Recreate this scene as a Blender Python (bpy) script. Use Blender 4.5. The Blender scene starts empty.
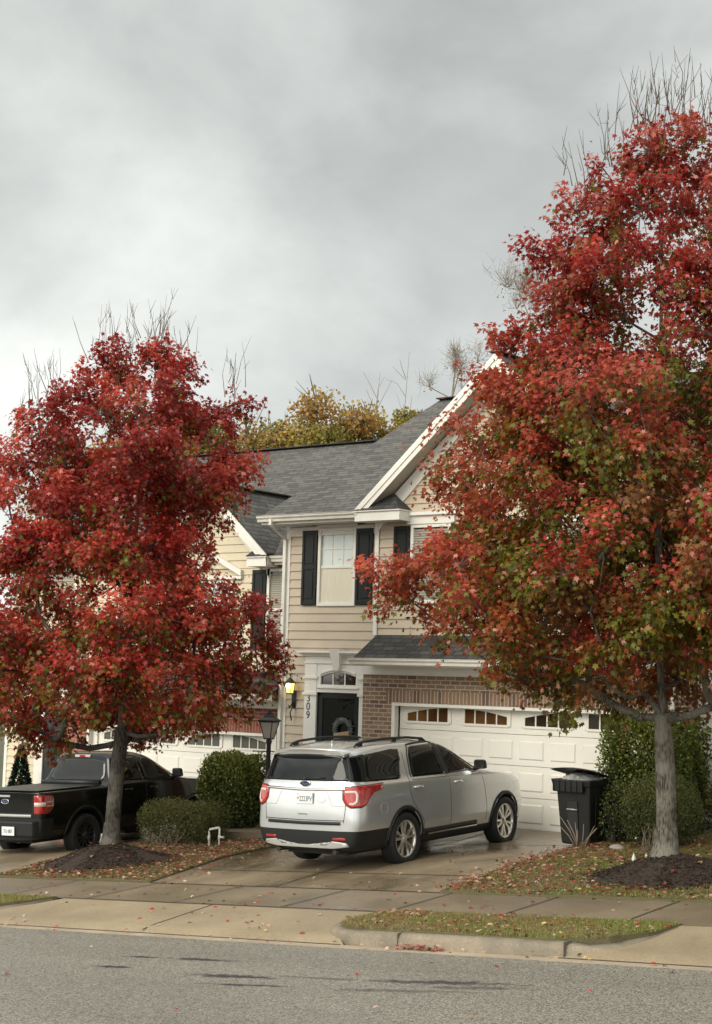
import bpy, bmesh, math, random
import numpy as np
from mathutils import Vector, Matrix
from mathutils.bvhtree import BVHTree
R = math.radians
random.seed(7); rng = np.random.default_rng(7)
sc = bpy.context.scene; COL = sc.collection
# ------------------------------------------------------------------ camera
CAM_R = Vector((0.8048, 0.5929, 0.0275)); CAM_F = Vector((-0.5898, 0.8004, 0.1064))
CAM_R = (CAM_R - CAM_F*CAM_R.dot(CAM_F)/CAM_F.length_squared).normalized(); CAM_F.normalize()
CAM_U = CAM_R.cross(CAM_F)
cd = bpy.data.cameras.new('camera'); cam = bpy.data.objects.new('camera', cd); COL.objects.link(cam)
cd.sensor_fit = 'VERTICAL'; cd.sensor_height = 24; cd.lens = 1544.3/1024*24; cd.clip_start = .1; cd.clip_end = 3000
m = Matrix((CAM_R, CAM_U, -CAM_F)).transposed().to_4x4(); cam.matrix_world = m
sc.camera = cam
# ------------------------------------------------------------------ sky, sun, exposure
SUN_EL, SUN_AZ = R(32), R(192)        # azimuth measured from +Y clockwise (behind the camera)
w = bpy.data.worlds.new('World'); sc.world = w; w.use_nodes = True
nt = w.node_tree; nt.nodes.clear(); N = nt.nodes.new; Lk = nt.links.new
out = N('ShaderNodeOutputWorld'); bgc = N('ShaderNodeBackground'); bgs = N('ShaderNodeBackground'); mx = N('ShaderNodeMixShader')
sky = N('ShaderNodeTexSky'); sky.sky_type = 'NISHITA'; sky.sun_disc = False; sky.sun_elevation = SUN_EL; sky.sun_rotation = SUN_AZ
bgs.inputs['Strength'].default_value = .08; Lk(sky.outputs[0], bgs.inputs['Color'])
tc = N('ShaderNodeTexCoord'); sep = N('ShaderNodeSeparateXYZ'); Lk(tc.outputs['Generated'], sep.inputs[0])
mp = N('ShaderNodeMapping'); mp.inputs['Scale'].default_value = (1.0, 1.0, 1.45); mp.inputs['Location'].default_value = (8.1, 2.9, 1.9); mp.inputs['Rotation'].default_value = (0.25, .5, 0); Lk(tc.outputs['Generated'], mp.inputs[0])
n1 = N('ShaderNodeTexNoise'); n1.inputs['Scale'].default_value = 3.0; n1.inputs['Detail'].default_value = 7; n1.inputs['Roughness'].default_value = .46; n1.inputs['Distortion'].default_value = .25
Lk(mp.outputs[0], n1.inputs['Vector'])
r1 = N('ShaderNodeValToRGB'); r1.color_ramp.elements[0].position = .38; r1.color_ramp.elements[0].color = (.49, .505, .485, 1)
r1.color_ramp.elements[1].position = .63; r1.color_ramp.elements[1].color = (.80, .815, .77, 1)
e = r1.color_ramp.elements.new(.5); e.color = (.64, .655, .625, 1)
Lk(n1.outputs['Fac'], r1.inputs[0])
r2 = N('ShaderNodeValToRGB')          # brighter near the horizon and up at the zenith
cr = r2.color_ramp; cr.elements[0].position = 0; cr.elements[0].color = (1.5,)*3+(1,); cr.elements[1].position = 1; cr.elements[1].color = (1.9,)*3+(1,)
for p_, v_ in ((.10, 1.32), (.17, 1.28), (.22, 1.14), (.3, 1.03), (.44, 1.0), (.62, 1.3)): e = cr.elements.new(p_); e.color = (v_, v_, v_, 1)
Lk(sep.outputs['Z'], r2.inputs[0])
n2 = N('ShaderNodeTexNoise'); n2.inputs['Scale'].default_value = 7.5; n2.inputs['Detail'].default_value = 8; n2.inputs['Roughness'].default_value = .58; n2.inputs['Distortion'].default_value = .3; Lk(mp.outputs[0], n2.inputs['Vector'])
r3 = N('ShaderNodeValToRGB'); r3.color_ramp.elements[0].position = .36; r3.color_ramp.elements[0].color = (.90, .90, .90, 1); r3.color_ramp.elements[1].position = .68; r3.color_ramp.elements[1].color = (1.10, 1.10, 1.10, 1); Lk(n2.outputs['Fac'], r3.inputs[0])
m3 = N('ShaderNodeMix'); m3.data_type = 'RGBA'; m3.blend_type = 'MULTIPLY'; m3.inputs[0].default_value = 1; Lk(r1.outputs[0], m3.inputs[6]); Lk(r3.outputs[0], m3.inputs[7])
rb = N('ShaderNodeMapRange'); rb.inputs[1].default_value = .1; rb.inputs[2].default_value = -.9; rb.inputs[3].default_value = 1.0; rb.inputs[4].default_value = 2.3; Lk(sep.outputs['Y'], rb.inputs[0])
m4 = N('ShaderNodeMix'); m4.data_type = 'RGBA'; m4.blend_type = 'MULTIPLY'; m4.inputs[0].default_value = 1; Lk(m3.outputs[2], m4.inputs[6]); Lk(rb.outputs[0], m4.inputs[7])
mm = N('ShaderNodeMix'); mm.data_type = 'RGBA'; mm.blend_type = 'MULTIPLY'; mm.inputs[0].default_value = 1; mm.clamp_result = False
Lk(m4.outputs[2], mm.inputs[6]); Lk(r2.outputs[0], mm.inputs[7]); Lk(mm.outputs[2], bgc.inputs['Color']); bgc.inputs['Strength'].default_value = .66
mx.inputs[0].default_value = .93; Lk(bgs.outputs[0], mx.inputs[1]); Lk(bgc.outputs[0], mx.inputs[2]); Lk(mx.outputs[0], out.inputs['Surface'])
sd = bpy.data.lights.new('sun', 'SUN'); sd.energy = 1.5; sd.angle = R(35); sd.color = (1, .93, .80)
so = bpy.data.objects.new('sun', sd); COL.objects.link(so)
sdir = Vector((math.sin(SUN_AZ)*math.cos(SUN_EL), math.cos(SUN_AZ)*math.cos(SUN_EL), math.sin(SUN_EL)))
so.rotation_euler = sdir.to_track_quat('Z', 'Y').to_euler(); so.location = (0, 0, 30)
sc.view_settings.view_transform = 'Standard'; sc.view_settings.look = 'None'; sc.view_settings.gamma = 1
sc.view_settings.use_curve_mapping = False; sc.view_settings.exposure = 0.75
# ------------------------------------------------------------------ helpers
def tag(o, label=None, cat=None, group=None, kind=None):
    if label: o['label'] = label
    if cat: o['category'] = cat
    if group: o['group'] = group
    if kind: o['kind'] = kind
    return o
def empty(name, loc=(0, 0, 0), rot=(0, 0, 0)):
    o = bpy.data.objects.new(name, None); COL.objects.link(o); o.location = loc; o.rotation_euler = rot; o.empty_display_size = .2
    return o
def auto_uv(me):
    if not len(me.polygons): return
    uv = me.uv_layers.new(name='UVMap'); n = len(me.loops)
    vi = np.zeros(n, np.int32); me.loops.foreach_get('vertex_index', vi)
    co = np.zeros(len(me.vertices)*3); me.vertices.foreach_get('co', co); co = co.reshape(-1, 3)
    pn = np.zeros(len(me.polygons)*3); me.polygons.foreach_get('normal', pn); pn = pn.reshape(-1, 3)
    lt = np.zeros(len(me.polygons), np.int32); me.polygons.foreach_get('loop_total', lt)
    nn = np.repeat(pn, lt, axis=0)
    t = np.stack([-nn[:, 1], nn[:, 0], np.zeros(n)], 1); ln = np.linalg.norm(t, axis=1)
    t[ln < .03] = (1, 0, 0); t /= np.maximum(np.linalg.norm(t, axis=1), 1e-6)[:, None]
    b = np.cross(nn, t); P = co[vi]
    UV = np.stack([(P*t).sum(1), (P*b).sum(1)], 1)
    uv.data.foreach_set('uv', UV.ravel())
class MB:
    def __init__(s, origin=(0, 0, 0)): s.v = []; s.f = []; s.m = []; s.sm = []; s.c = None; s.o = Vector(origin)
    def face(s, pts, m=0, smooth=False):
        b = len(s.v); s.v += [tuple(p) for p in pts]; s.f.append(tuple(range(b, b+len(pts)))); s.m.append(m); s.sm.append(smooth)
    def box(s, x0, x1, y0, y1, z0, z1, m=0):
        b = len(s.v)
        s.v += [(x0, y0, z0), (x1, y0, z0), (x1, y1, z0), (x0, y1, z0), (x0, y0, z1), (x1, y0, z1), (x1, y1, z1), (x0, y1, z1)]
        for f in ((0, 3, 2, 1), (4, 5, 6, 7), (0, 1, 5, 4), (1, 2, 6, 5), (2, 3, 7, 6), (3, 0, 4, 7)):
            s.f.append(tuple(b+i for i in f)); s.m.append(m); s.sm.append(False)
    def hexa(s, p, m=0):      # 8 points: bottom ring of 4, top ring of 4
        b = len(s.v); s.v += [tuple(q) for q in p]
        for f in ((0, 3, 2, 1), (4, 5, 6, 7), (0, 1, 5, 4), (1, 2, 6, 5), (2, 3, 7, 6), (3, 0, 4, 7)):
            s.f.append(tuple(b+i for i in f)); s.m.append(m); s.sm.append(False)
    def beam(s, a, b_, wid, hgt, up=(0, 0, 1), m=0):
        a = Vector(a); b_ = Vector(b_); d = (b_-a).normalized(); x = d.cross(Vector(up)).normalized(); y = x.cross(d)
        q = [x*sx*wid/2+y*sy*hgt/2 for sx, sy in ((-1, -1), (1, -1), (1, 1), (-1, 1))]
        s.hexa([a+k for k in q]+[b_+k for k in q], m)
    def tube(s, pts, rad, n=8, m=0, cap=True, smooth=True):
        pts = [Vector(p) for p in pts]; rad = rad if hasattr(rad, '__len__') else [rad]*len(pts); base = len(s.v)
        prev = None
        for i, p in enumerate(pts):
            d = (pts[min(i+1, len(pts)-1)]-pts[max(i-1, 0)]).normalized()
            x = d.cross(Vector((0, 0, 1)) if abs(d.z) < .95 else Vector((0, 1, 0))) if prev is None else (prev-d*prev.dot(d))
            x.normalize(); prev = x; y = d.cross(x)
            for k in range(n):
                a = 2*math.pi*k/n; s.v.append(tuple(p+(x*math.cos(a)+y*math.sin(a))*rad[i]))
        for i in range(len(pts)-1):
            for k in range(n):
                a = base+i*n+k; b = base+i*n+(k+1) % n
                s.f.append((a, b, b+n, a+n)); s.m.append(m); s.sm.append(smooth)
        if cap:
            s.f.append(tuple(base+k for k in range(n))[::-1]); s.m.append(m); s.sm.append(False)
            s.f.append(tuple(base+(len(pts)-1)*n+k for k in range(n))); s.m.append(m); s.sm.append(False)
    def lathe(s, prof, c, axis='z', n=24, m=0, smooth=True):   # prof: (radius, height)
        base = len(s.v); c = Vector(c)
        for r, h in prof:
            for k in range(n):
                a = 2*math.pi*k/n; u, v = r*math.cos(a), r*math.sin(a)
                q = {'z': (u, v, h), 'x': (h, u, v), 'y': (v, h, u)}[axis]; s.v.append(tuple(c+Vector(q)))
        for i in range(len(prof)-1):
            for k in range(n):
                a = base+i*n+k; b = base+i*n+(k+1) % n
                s.f.append((a, b, b+n, a+n)); s.m.append(m); s.sm.append(smooth)
    def ico(s, c, r, m=0):
        bm = bmesh.new(); bmesh.ops.create_icosphere(bm, subdivisions=2, radius=1)
        b = len(s.v); s.v += [(c[0]+v.co.x*r[0], c[1]+v.co.y*r[1], c[2]+v.co.z*r[2]) for v in bm.verts]
        for f in bm.faces: s.f.append(tuple(b+v.index for v in f.verts)); s.m.append(m); s.sm.append(True)
        bm.free()
    def build(s, name, mats, parent=None, bevel=0, recalc=True):
        me = bpy.data.meshes.new(name)
        o = s.o; me.from_pydata([(x-o.x, y-o.y, z-o.z) for x, y, z in s.v], [], s.f)
        mats = mats if isinstance(mats, (list, tuple)) else [mats]
        for mt in mats: me.materials.append(mt)
        me.polygons.foreach_set('material_index', s.m); me.polygons.foreach_set('use_smooth', s.sm)
        if recalc:
            bm = bmesh.new(); bm.from_mesh(me); bmesh.ops.remove_doubles(bm, verts=bm.verts, dist=1e-5) if bevel else None
            bmesh.ops.recalc_face_normals(bm, faces=bm.faces); bm.to_mesh(me); bm.free()
        me.update(); auto_uv(me)
        ob = bpy.data.objects.new(name, me); COL.objects.link(ob)
        if parent: ob.parent = parent
        else: ob.location = o
        if bevel:
            md = ob.modifiers.new('bevel', 'BEVEL'); md.width = bevel; md.segments = 2; md.limit_method = 'ANGLE'
        return ob
def mesh_np(name, V, F, mat, parent=None, colors=None, origin=(0, 0, 0), smooth=False):
    V = np.asarray(V, float)-np.asarray(origin); F = np.asarray(F, np.int32); k = F.shape[1]
    me = bpy.data.meshes.new(name); me.vertices.add(len(V)); me.vertices.foreach_set('co', V.ravel())
    me.loops.add(F.size); me.loops.foreach_set('vertex_index', F.ravel()); me.polygons.add(len(F))
    me.polygons.foreach_set('loop_start', np.arange(len(F), dtype=np.int32)*k); me.polygons.foreach_set('loop_total', np.full(len(F), k, np.int32))
    me.materials.append(mat); me.update(calc_edges=True)
    if colors is not None:
        ca = me.color_attributes.new(name='Col', type='FLOAT_COLOR', domain='POINT')
        ca.data.foreach_set('color', np.hstack([colors, np.ones((len(colors), 1))]).ravel())
    ob = bpy.data.objects.new(name, me); COL.objects.link(ob)
    if parent: ob.parent = parent
    else: ob.location = origin
    return ob
# ------------------------------------------------------------------ materials
MATS = {}
def mat(name, col, rough=.6, metal=0, spec=.5, noise=None, bump=None, coat=0, emit=None, trans=0):
    """noise=(scale, colour2, detail[, contrast lo, hi]); bump=(scale, strength)"""
    if name in MATS: return MATS[name]
    mt = bpy.data.materials.new(name); mt.use_nodes = True; t = mt.node_tree; b = t.nodes['Principled BSDF']
    b.inputs['Base Color'].default_value = (*col, 1); b.inputs['Roughness'].default_value = rough; b.inputs['Metallic'].default_value = metal
    b.inputs['Specular IOR Level'].default_value = spec; b.inputs['Coat Weight'].default_value = coat; b.inputs['Coat Roughness'].default_value = .05
    b.inputs['Transmission Weight'].default_value = trans
    tcn = t.nodes.new('ShaderNodeTexCoord')
    if noise:
        n = t.nodes.new('ShaderNodeTexNoise'); n.inputs['Scale'].default_value = noise[0]; n.inputs['Detail'].default_value = noise[2]
        t.links.new(tcn.outputs['Object'], n.inputs['Vector']); r = t.nodes.new('ShaderNodeValToRGB')
        r.color_ramp.elements[0].position = noise[3] if len(noise) > 3 else .35; r.color_ramp.elements[1].position = noise[4] if len(noise) > 4 else .65
        r.color_ramp.elements[0].color = (*col, 1); r.color_ramp.elements[1].color = (*noise[1], 1)
        t.links.new(n.outputs['Fac'], r.inputs[0]); t.links.new(r.outputs[0], b.inputs['Base Color'])
    if bump:
        n = t.nodes.new('ShaderNodeTexNoise'); n.inputs['Scale'].default_value = bump[0]; n.inputs['Detail'].default_value = 5
        t.links.new(tcn.outputs['Object'], n.inputs['Vector']); bp = t.nodes.new('ShaderNodeBump'); bp.inputs['Strength'].default_value = bump[1]; bp.inputs['Distance'].default_value = .02
        t.links.new(n.outputs['Fac'], bp.inputs['Height']); t.links.new(bp.outputs[0], b.inputs['Normal'])
    if emit: b.inputs['Emission Color'].default_value = (*emit[0], 1); b.inputs['Emission Strength'].default_value = emit[1]
    MATS[name] = mt; return mt
def nodes(name):
    mt = bpy.data.materials.new(name); mt.use_nodes = True; t = mt.node_tree; MATS[name] = mt
    return mt, t, t.nodes['Principled BSDF'], t.nodes.new, t.links.new
def leaf_mat(name, rough=.5, trans=.35):
    mt, t, b, N, Lk = nodes(name); a = N('ShaderNodeAttribute'); a.attribute_name = 'Col'
    Lk(a.outputs['Color'], b.inputs['Base Color']); b.inputs['Roughness'].default_value = rough; b.inputs['Specular IOR Level'].default_value = .35
    tr = N('ShaderNodeBsdfTranslucent'); Lk(a.outputs['Color'], tr.inputs[0]); ms = N('ShaderNodeMixShader'); ms.inputs[0].default_value = trans
    Lk(b.outputs[0], ms.inputs[1]); Lk(tr.outputs[0], ms.inputs[2]); Lk(ms.outputs[0], t.nodes['Material Output'].inputs[0]); return mt
def brick_mat(name, c1, c2, mortar, bw, rh, msz=.010, off=.5, extra=(.13, .08, .06), rough=.85):
    mt, t, b, N, Lk = nodes(name); uv = N('ShaderNodeUVMap'); br = N('ShaderNodeTexBrick')
    br.offset = off; br.inputs['Scale'].default_value = 1; br.inputs['Brick Width'].default_value = bw; br.inputs['Row Height'].default_value = rh
    br.inputs['Mortar Size'].default_value = msz; br.inputs['Mortar Smooth'].default_value = .2
    br.inputs['Color1'].default_value = (*c1, 1); br.inputs['Color2'].default_value = (*c2, 1); br.inputs['Mortar'].default_value = (*mortar, 1); Lk(uv.outputs[0], br.inputs['Vector'])
    # occasional darker bricks: a second brick grid of the same size with black/white, blurred by a noise threshold
    br2 = N('ShaderNodeTexBrick'); br2.offset = off
    for k in ('Scale', 'Brick Width', 'Row Height', 'Mortar Size', 'Mortar Smooth'): br2.inputs[k].default_value = br.inputs[k].default_value
    br2.inputs['Color1'].default_value = (0, 0, 0, 1); br2.inputs['Color2'].default_value = (1, 1, 1, 1); br2.inputs['Mortar'].default_value = (0, 0, 0, 1); Lk(uv.outputs[0], br2.inputs['Vector'])
    mth = N('ShaderNodeMath'); mth.operation = 'GREATER_THAN'; mth.inputs[1].default_value = .86; Lk(br2.outputs['Color'], mth.inputs[0])
    mx = N('ShaderNodeMix'); mx.data_type = 'RGBA'; Lk(mth.outputs[0], mx.inputs[0]); Lk(br.outputs['Color'], mx.inputs[6]); mx.inputs[7].default_value = (*extra, 1)
    n = N('ShaderNodeTexNoise'); n.inputs['Scale'].default_value = 40; n.inputs['Detail'].default_value = 4; Lk(uv.outputs[0], n.inputs['Vector'])
    m2 = N('ShaderNodeMix'); m2.data_type = 'RGBA'; m2.blend_type = 'OVERLAY'; m2.inputs[0].default_value = .5; Lk(mx.outputs[2], m2.inputs[6]); Lk(n.outputs['Fac'], m2.inputs[7])
    Lk(m2.outputs[2], b.inputs['Base Color']); b.inputs['Roughness'].default_value = rough
    bp = N('ShaderNodeBump'); bp.inputs['Strength'].default_value = .6; bp.inputs['Distance'].default_value = .01; bp.invert = True; Lk(br.outputs['Fac'], bp.inputs['Height']); Lk(bp.outputs[0], b.inputs['Normal'])
    return mt
M = {}
M['trim'] = mat('white_trim_paint', (.74, .72, .66), .45, noise=(3, (.66, .64, .57), 5, .3, .8))
M['garage'] = mat('garage_door_paint', (.74, .72, .65), .4, noise=(1.2, (.68, .655, .58), 4, .3, .75))
M['gutter'] = mat('white_gutter', (.70, .68, .61), .4, noise=(6, (.58, .56, .49), 5, .3, .8))
M['siding_tan'] = mat('tan_vinyl_siding', (.505, .42, .315), .55, noise=(1.6, (.45, .375, .28), 5), bump=(60, .03))
M['siding_cream'] = mat('cream_vinyl_siding', (.60, .52, .37), .55, noise=(1.6, (.54, .47, .335), 4))
M['siding_grey'] = mat('pale_grey_vinyl_siding', (.44, .41, .35), .55, noise=(1.6, (.39, .365, .31), 4))
M['soffit'] = mat('beige_soffit', (.42, .38, .31), .6)
M['shutter'] = mat('black_shutter_paint', (.008, .010, .0095), .5, spec=.3)
M['door_black'] = mat('black_door_paint', (.006, .007, .006), .3, spec=.25)
M['black_metal'] = mat('black_metal', (.02, .02, .021), .4, spec=.4)
M['window_glass'] = mat('window_glass', (.42, .48, .46), .04, spec=.8, noise=(.8, (.56, .60, .56), 3))
M['dark_glass'] = mat('dark_pane_glass', (.028, .018, .012), .05, spec=.8)
M['amber_glass'] = mat('amber_garage_glass', (.15, .07, .016), .1, spec=.7, noise=(1.1, (.05, .022, .01), 2, .4, .65))
M['curtain'] = mat('pleated_curtain', (.66, .62, .50), .8)
M['blind'] = mat('window_blind', (.30, .28, .23), .7)
M['brick_tan'] = brick_mat('tan_brick', (.26, .165, .105), (.15, .092, .062), (.39, .33, .25), .205, .076)
M['brick_tan_soldier'] = brick_mat('tan_soldier_brick', (.26, .165, .105), (.16, .098, .064), (.39, .33, .25), .076, .6, off=0)
M['brick_red'] = brick_mat('red_brick', (.30, .085, .05), (.20, .05, .03), (.30, .22, .18), .205, .076, extra=(.16, .04, .03))
M['brick_red_soldier'] = brick_mat('red_soldier_brick', (.32, .09, .05), (.20, .055, .035), (.30, .2, .16), .076, .6, off=0, extra=(.16, .04, .03))
def shingle(name, c1, c2, mort, bw=.16, rh=.135):
    mt = brick_mat(name, c1, c2, mort, bw, rh, msz=.011, off=.37, extra=c2, rough=.9); return mt
M['shingle'] = shingle('grey_shingle', (.120, .114, .100), (.062, .060, .055), (.022, .021, .020), .30, .14)
M['shingle_dark'] = shingle('dark_grey_shingle', (.066, .063, .056), (.024, .024, .023), (.010, .010, .010), .24, .14)
M['lawn'] = mat('lawn_soil_and_thatch', (.10, .078, .042), .9, noise=(2.2, (.085, .082, .034), 8, .4, .6), bump=(40, .6))
M['dirt'] = mat('bare_ground', (.10, .085, .06), .95, noise=(.6, (.07, .08, .03), 6), bump=(8, .4))
M['mulch'] = mat('brown_mulch', (.060, .038, .024), .95, noise=(45, (.020, .014, .010), 6), bump=(70, 1.0))
M['black_plastic'] = mat('black_plastic', (.012, .013, .013), .45, spec=.35, noise=(3, (.017, .018, .018), 3))
M['tyre'] = mat('tyre_rubber', (.012, .012, .012), .75)
M['rim'] = mat('alloy_rim', (.62, .60, .55), .28, metal=.85)
M['rim_dark'] = mat('dark_rim', (.06, .06, .06), .35, metal=.7)
M['paint_silver'] = mat('silver_car_paint', (.55, .56, .56), .20, metal=.55, coat=1, noise=(2.5, (.525, .535, .535), 4))
M['paint_black'] = mat('black_car_paint', (.004, .0045, .0045), .10, spec=.3, coat=.35)
M['cladding'] = mat('grey_cladding', (.014, .015, .015), .5, spec=.3)
M['tint'] = mat('tinted_car_glass', (.005, .006, .006), .03, spec=.32)
M['clear_glass'] = mat('car_window_glass', (.012, .013, .012), .03, spec=.55)
M['chrome'] = mat('chrome', (.75, .75, .73), .12, metal=1)
M['silver_plastic'] = mat('silver_plastic', (.42, .42, .40), .4, metal=.3)
M['red_lens'] = mat('red_lens', (.42, .018, .012), .12, coat=1, noise=(14, (.30, .01, .008), 3))
M['pale_lens'] = mat('pale_lens', (.62, .50, .44), .15)
M['plate'] = mat('plate_white', (.66, .67, .66), .4)
M['ink'] = mat('plate_ink', (.03, .04, .12), .5)
M['badge_blue'] = mat('badge_blue', (.012, .03, .10), .2)
M['gap'] = mat('panel_gap', (.02, .02, .02), .8)
M['pvc'] = mat('white_pvc', (.68, .67, .60), .4)
M['bag'] = mat('pale_rubbish_bag', (.42, .42, .40), .25, noise=(9, (.2, .2, .19), 4), bump=(14, .8))
M['lantern_glass'] = mat('frosted_lantern_glass', (.42, .40, .36), .2)
M['lamp_lit'] = mat('lit_amber_glass', (.8, .62, .12), .3, emit=((1.0, .76, .22), .8))
M['bulb'] = mat('lit_bulb', (1, .95, .8), .3, emit=((1.0, .95, .72), 9))
M['wreath'] = mat('wreath_green', (.05, .062, .05), .8, noise=(30, (.12, .13, .12), 4))
M['burlap'] = mat('burlap_bow', (.36, .25, .15), .9)
M['paver'] = mat('brown_stoop', (.12, .095, .072), .85, noise=(12, (.09, .07, .055), 5))
def bark_mat(name, c1, c2, c3):
    mt, t, b, N, Lk = nodes(name); tcn = N('ShaderNodeTexCoord'); mp = N('ShaderNodeMapping'); mp.inputs['Scale'].default_value = (1, 1, .2); Lk(tcn.outputs['Object'], mp.inputs[0])
    n = N('ShaderNodeTexNoise'); n.inputs['Scale'].default_value = 52; n.inputs['Detail'].default_value = 8; Lk(mp.outputs[0], n.inputs['Vector'])
    r = N('ShaderNodeValToRGB'); r.color_ramp.elements[0].position = .4; r.color_ramp.elements[0].color = (*c1, 1); r.color_ramp.elements[1].position = .62; r.color_ramp.elements[1].color = (*c2, 1); Lk(n.outputs['Fac'], r.inputs[0])
    n2 = N('ShaderNodeTexNoise'); n2.inputs['Scale'].default_value = 3.2; n2.inputs['Detail'].default_value = 5; Lk(tcn.outputs['Object'], n2.inputs['Vector'])
    r2 = N('ShaderNodeValToRGB'); r2.color_ramp.elements[0].position = .47; r2.color_ramp.elements[1].position = .6; Lk(n2.outputs['Fac'], r2.inputs[0])
    mx = N('ShaderNodeMix'); mx.data_type = 'RGBA'; Lk(r2.outputs[0], mx.inputs[0]); Lk(r.outputs[0], mx.inputs[6]); mx.inputs[7].default_value = (*c3, 1)
    ms = N('ShaderNodeMix'); ms.data_type = 'RGBA'; ms.blend_type = 'MULTIPLY'; ms.inputs[0].default_value = .5; Lk(mx.outputs[2], ms.inputs[6]); Lk(r.outputs[0], ms.inputs[7])
    mm_ = N('ShaderNodeMix'); mm_.data_type = 'RGBA'; mm_.inputs[0].default_value = .5; Lk(r.outputs[0], mm_.inputs[6]); Lk(mx.outputs[2], mm_.inputs[7])
    Lk(mm_.outputs[2], b.inputs['Base Color']); b.inputs['Roughness'].default_value = .9
    bp = N('ShaderNodeBump'); bp.inputs['Strength'].default_value = .9; bp.inputs['Distance'].default_value = .02; Lk(n.outputs['Fac'], bp.inputs['Height']); Lk(bp.outputs[0], b.inputs['Normal']); return mt
M['bark'] = bark_mat('maple_bark', (.035, .029, .022), (.165, .145, .115), (.27, .25, .205))
M['bark_dark'] = bark_mat('damp_maple_bark', (.020, .018, .015), (.095, .085, .068), (.20, .18, .15))
M['twig'] = mat('twig_bark', (.11, .09, .07), .85)
M['twig_grey'] = mat('pale_grey_twigs', (.26, .22, .17), .9)
M['twig_pale'] = mat('pale_dry_twig', (.24, .19, .13), .85)
M['leaf'] = leaf_mat('maple_leaves', .42, .48)
M['hedge'] = leaf_mat('hedge_leaves', .4, .22)
M['litter'] = leaf_mat('fallen_leaf', .6, .1)
M['grass'] = leaf_mat('grass_blades', .6, .3)
def concrete(name, dry, damp, lo, hi, wet_rough=.28, dry_rough=.8, sc_=.5, spread=(1, 1, 1)):
    mt, t, b, N, Lk = nodes(name); tcn = N('ShaderNodeTexCoord'); mp = N('ShaderNodeMapping'); mp.inputs['Scale'].default_value = spread; Lk(tcn.outputs['Object'], mp.inputs[0])
    n = N('ShaderNodeTexNoise'); n.inputs['Scale'].default_value = sc_; n.inputs['Detail'].default_value = 6; n.inputs['Roughness'].default_value = .6; Lk(mp.outputs[0], n.inputs['Vector'])
    f = N('ShaderNodeTexNoise'); f.inputs['Scale'].default_value = 38; f.inputs['Detail'].default_value = 6; Lk(tcn.outputs['Object'], f.inputs['Vector'])
    r = N('ShaderNodeValToRGB'); r.color_ramp.elements[0].position = lo; r.color_ramp.elements[1].position = hi; Lk(n.outputs['Fac'], r.inputs[0])
    mx = N('ShaderNodeMix'); mx.data_type = 'RGBA'; Lk(r.outputs[0], mx.inputs[0]); mx.inputs[6].default_value = (*damp, 1); mx.inputs[7].default_value = (*dry, 1)
    m2 = N('ShaderNodeMix'); m2.data_type = 'RGBA'; m2.blend_type = 'OVERLAY'; m2.inputs[0].default_value = .35; Lk(mx.outputs[2], m2.inputs[6]); Lk(f.outputs['Fac'], m2.inputs[7])
    Lk(m2.outputs[2], b.inputs['Base Color'])
    mr = N('ShaderNodeMapRange'); mr.inputs[3].default_value = wet_rough; mr.inputs[4].default_value = dry_rough; Lk(r.outputs[0], mr.inputs[0]); Lk(mr.outputs[0], b.inputs['Roughness'])
    bp = N('ShaderNodeBump'); bp.inputs['Strength'].default_value = .25; bp.inputs['Distance'].default_value = .008; Lk(f.outputs['Fac'], bp.inputs['Height']); Lk(bp.outputs[0], b.inputs['Normal']); return mt
M['drive'] = concrete('damp_driveway_concrete', (.25, .192, .122), (.115, .088, .056), .38, .62, .12, .6, .55, (1, .55, 1))
M['apron'] = concrete('dry_apron_concrete', (.285, .225, .140), (.225, .175, .108), .35, .65, .6, .85, .9)
M['walk'] = concrete('damp_sidewalk_concrete', (.20, .155, .10), (.13, .10, .064), .35, .65, .32, .7, .7)
M['kerb'] = concrete('kerb_concrete', (.25, .205, .145), (.14, .115, .08), .38, .62, .55, .85, 1.6)
M['gutter_pan'] = concrete('gutter_pan_concrete', (.40, .32, .22), (.30, .24, .17), .35, .65, .6, .85, 1.2)
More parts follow.
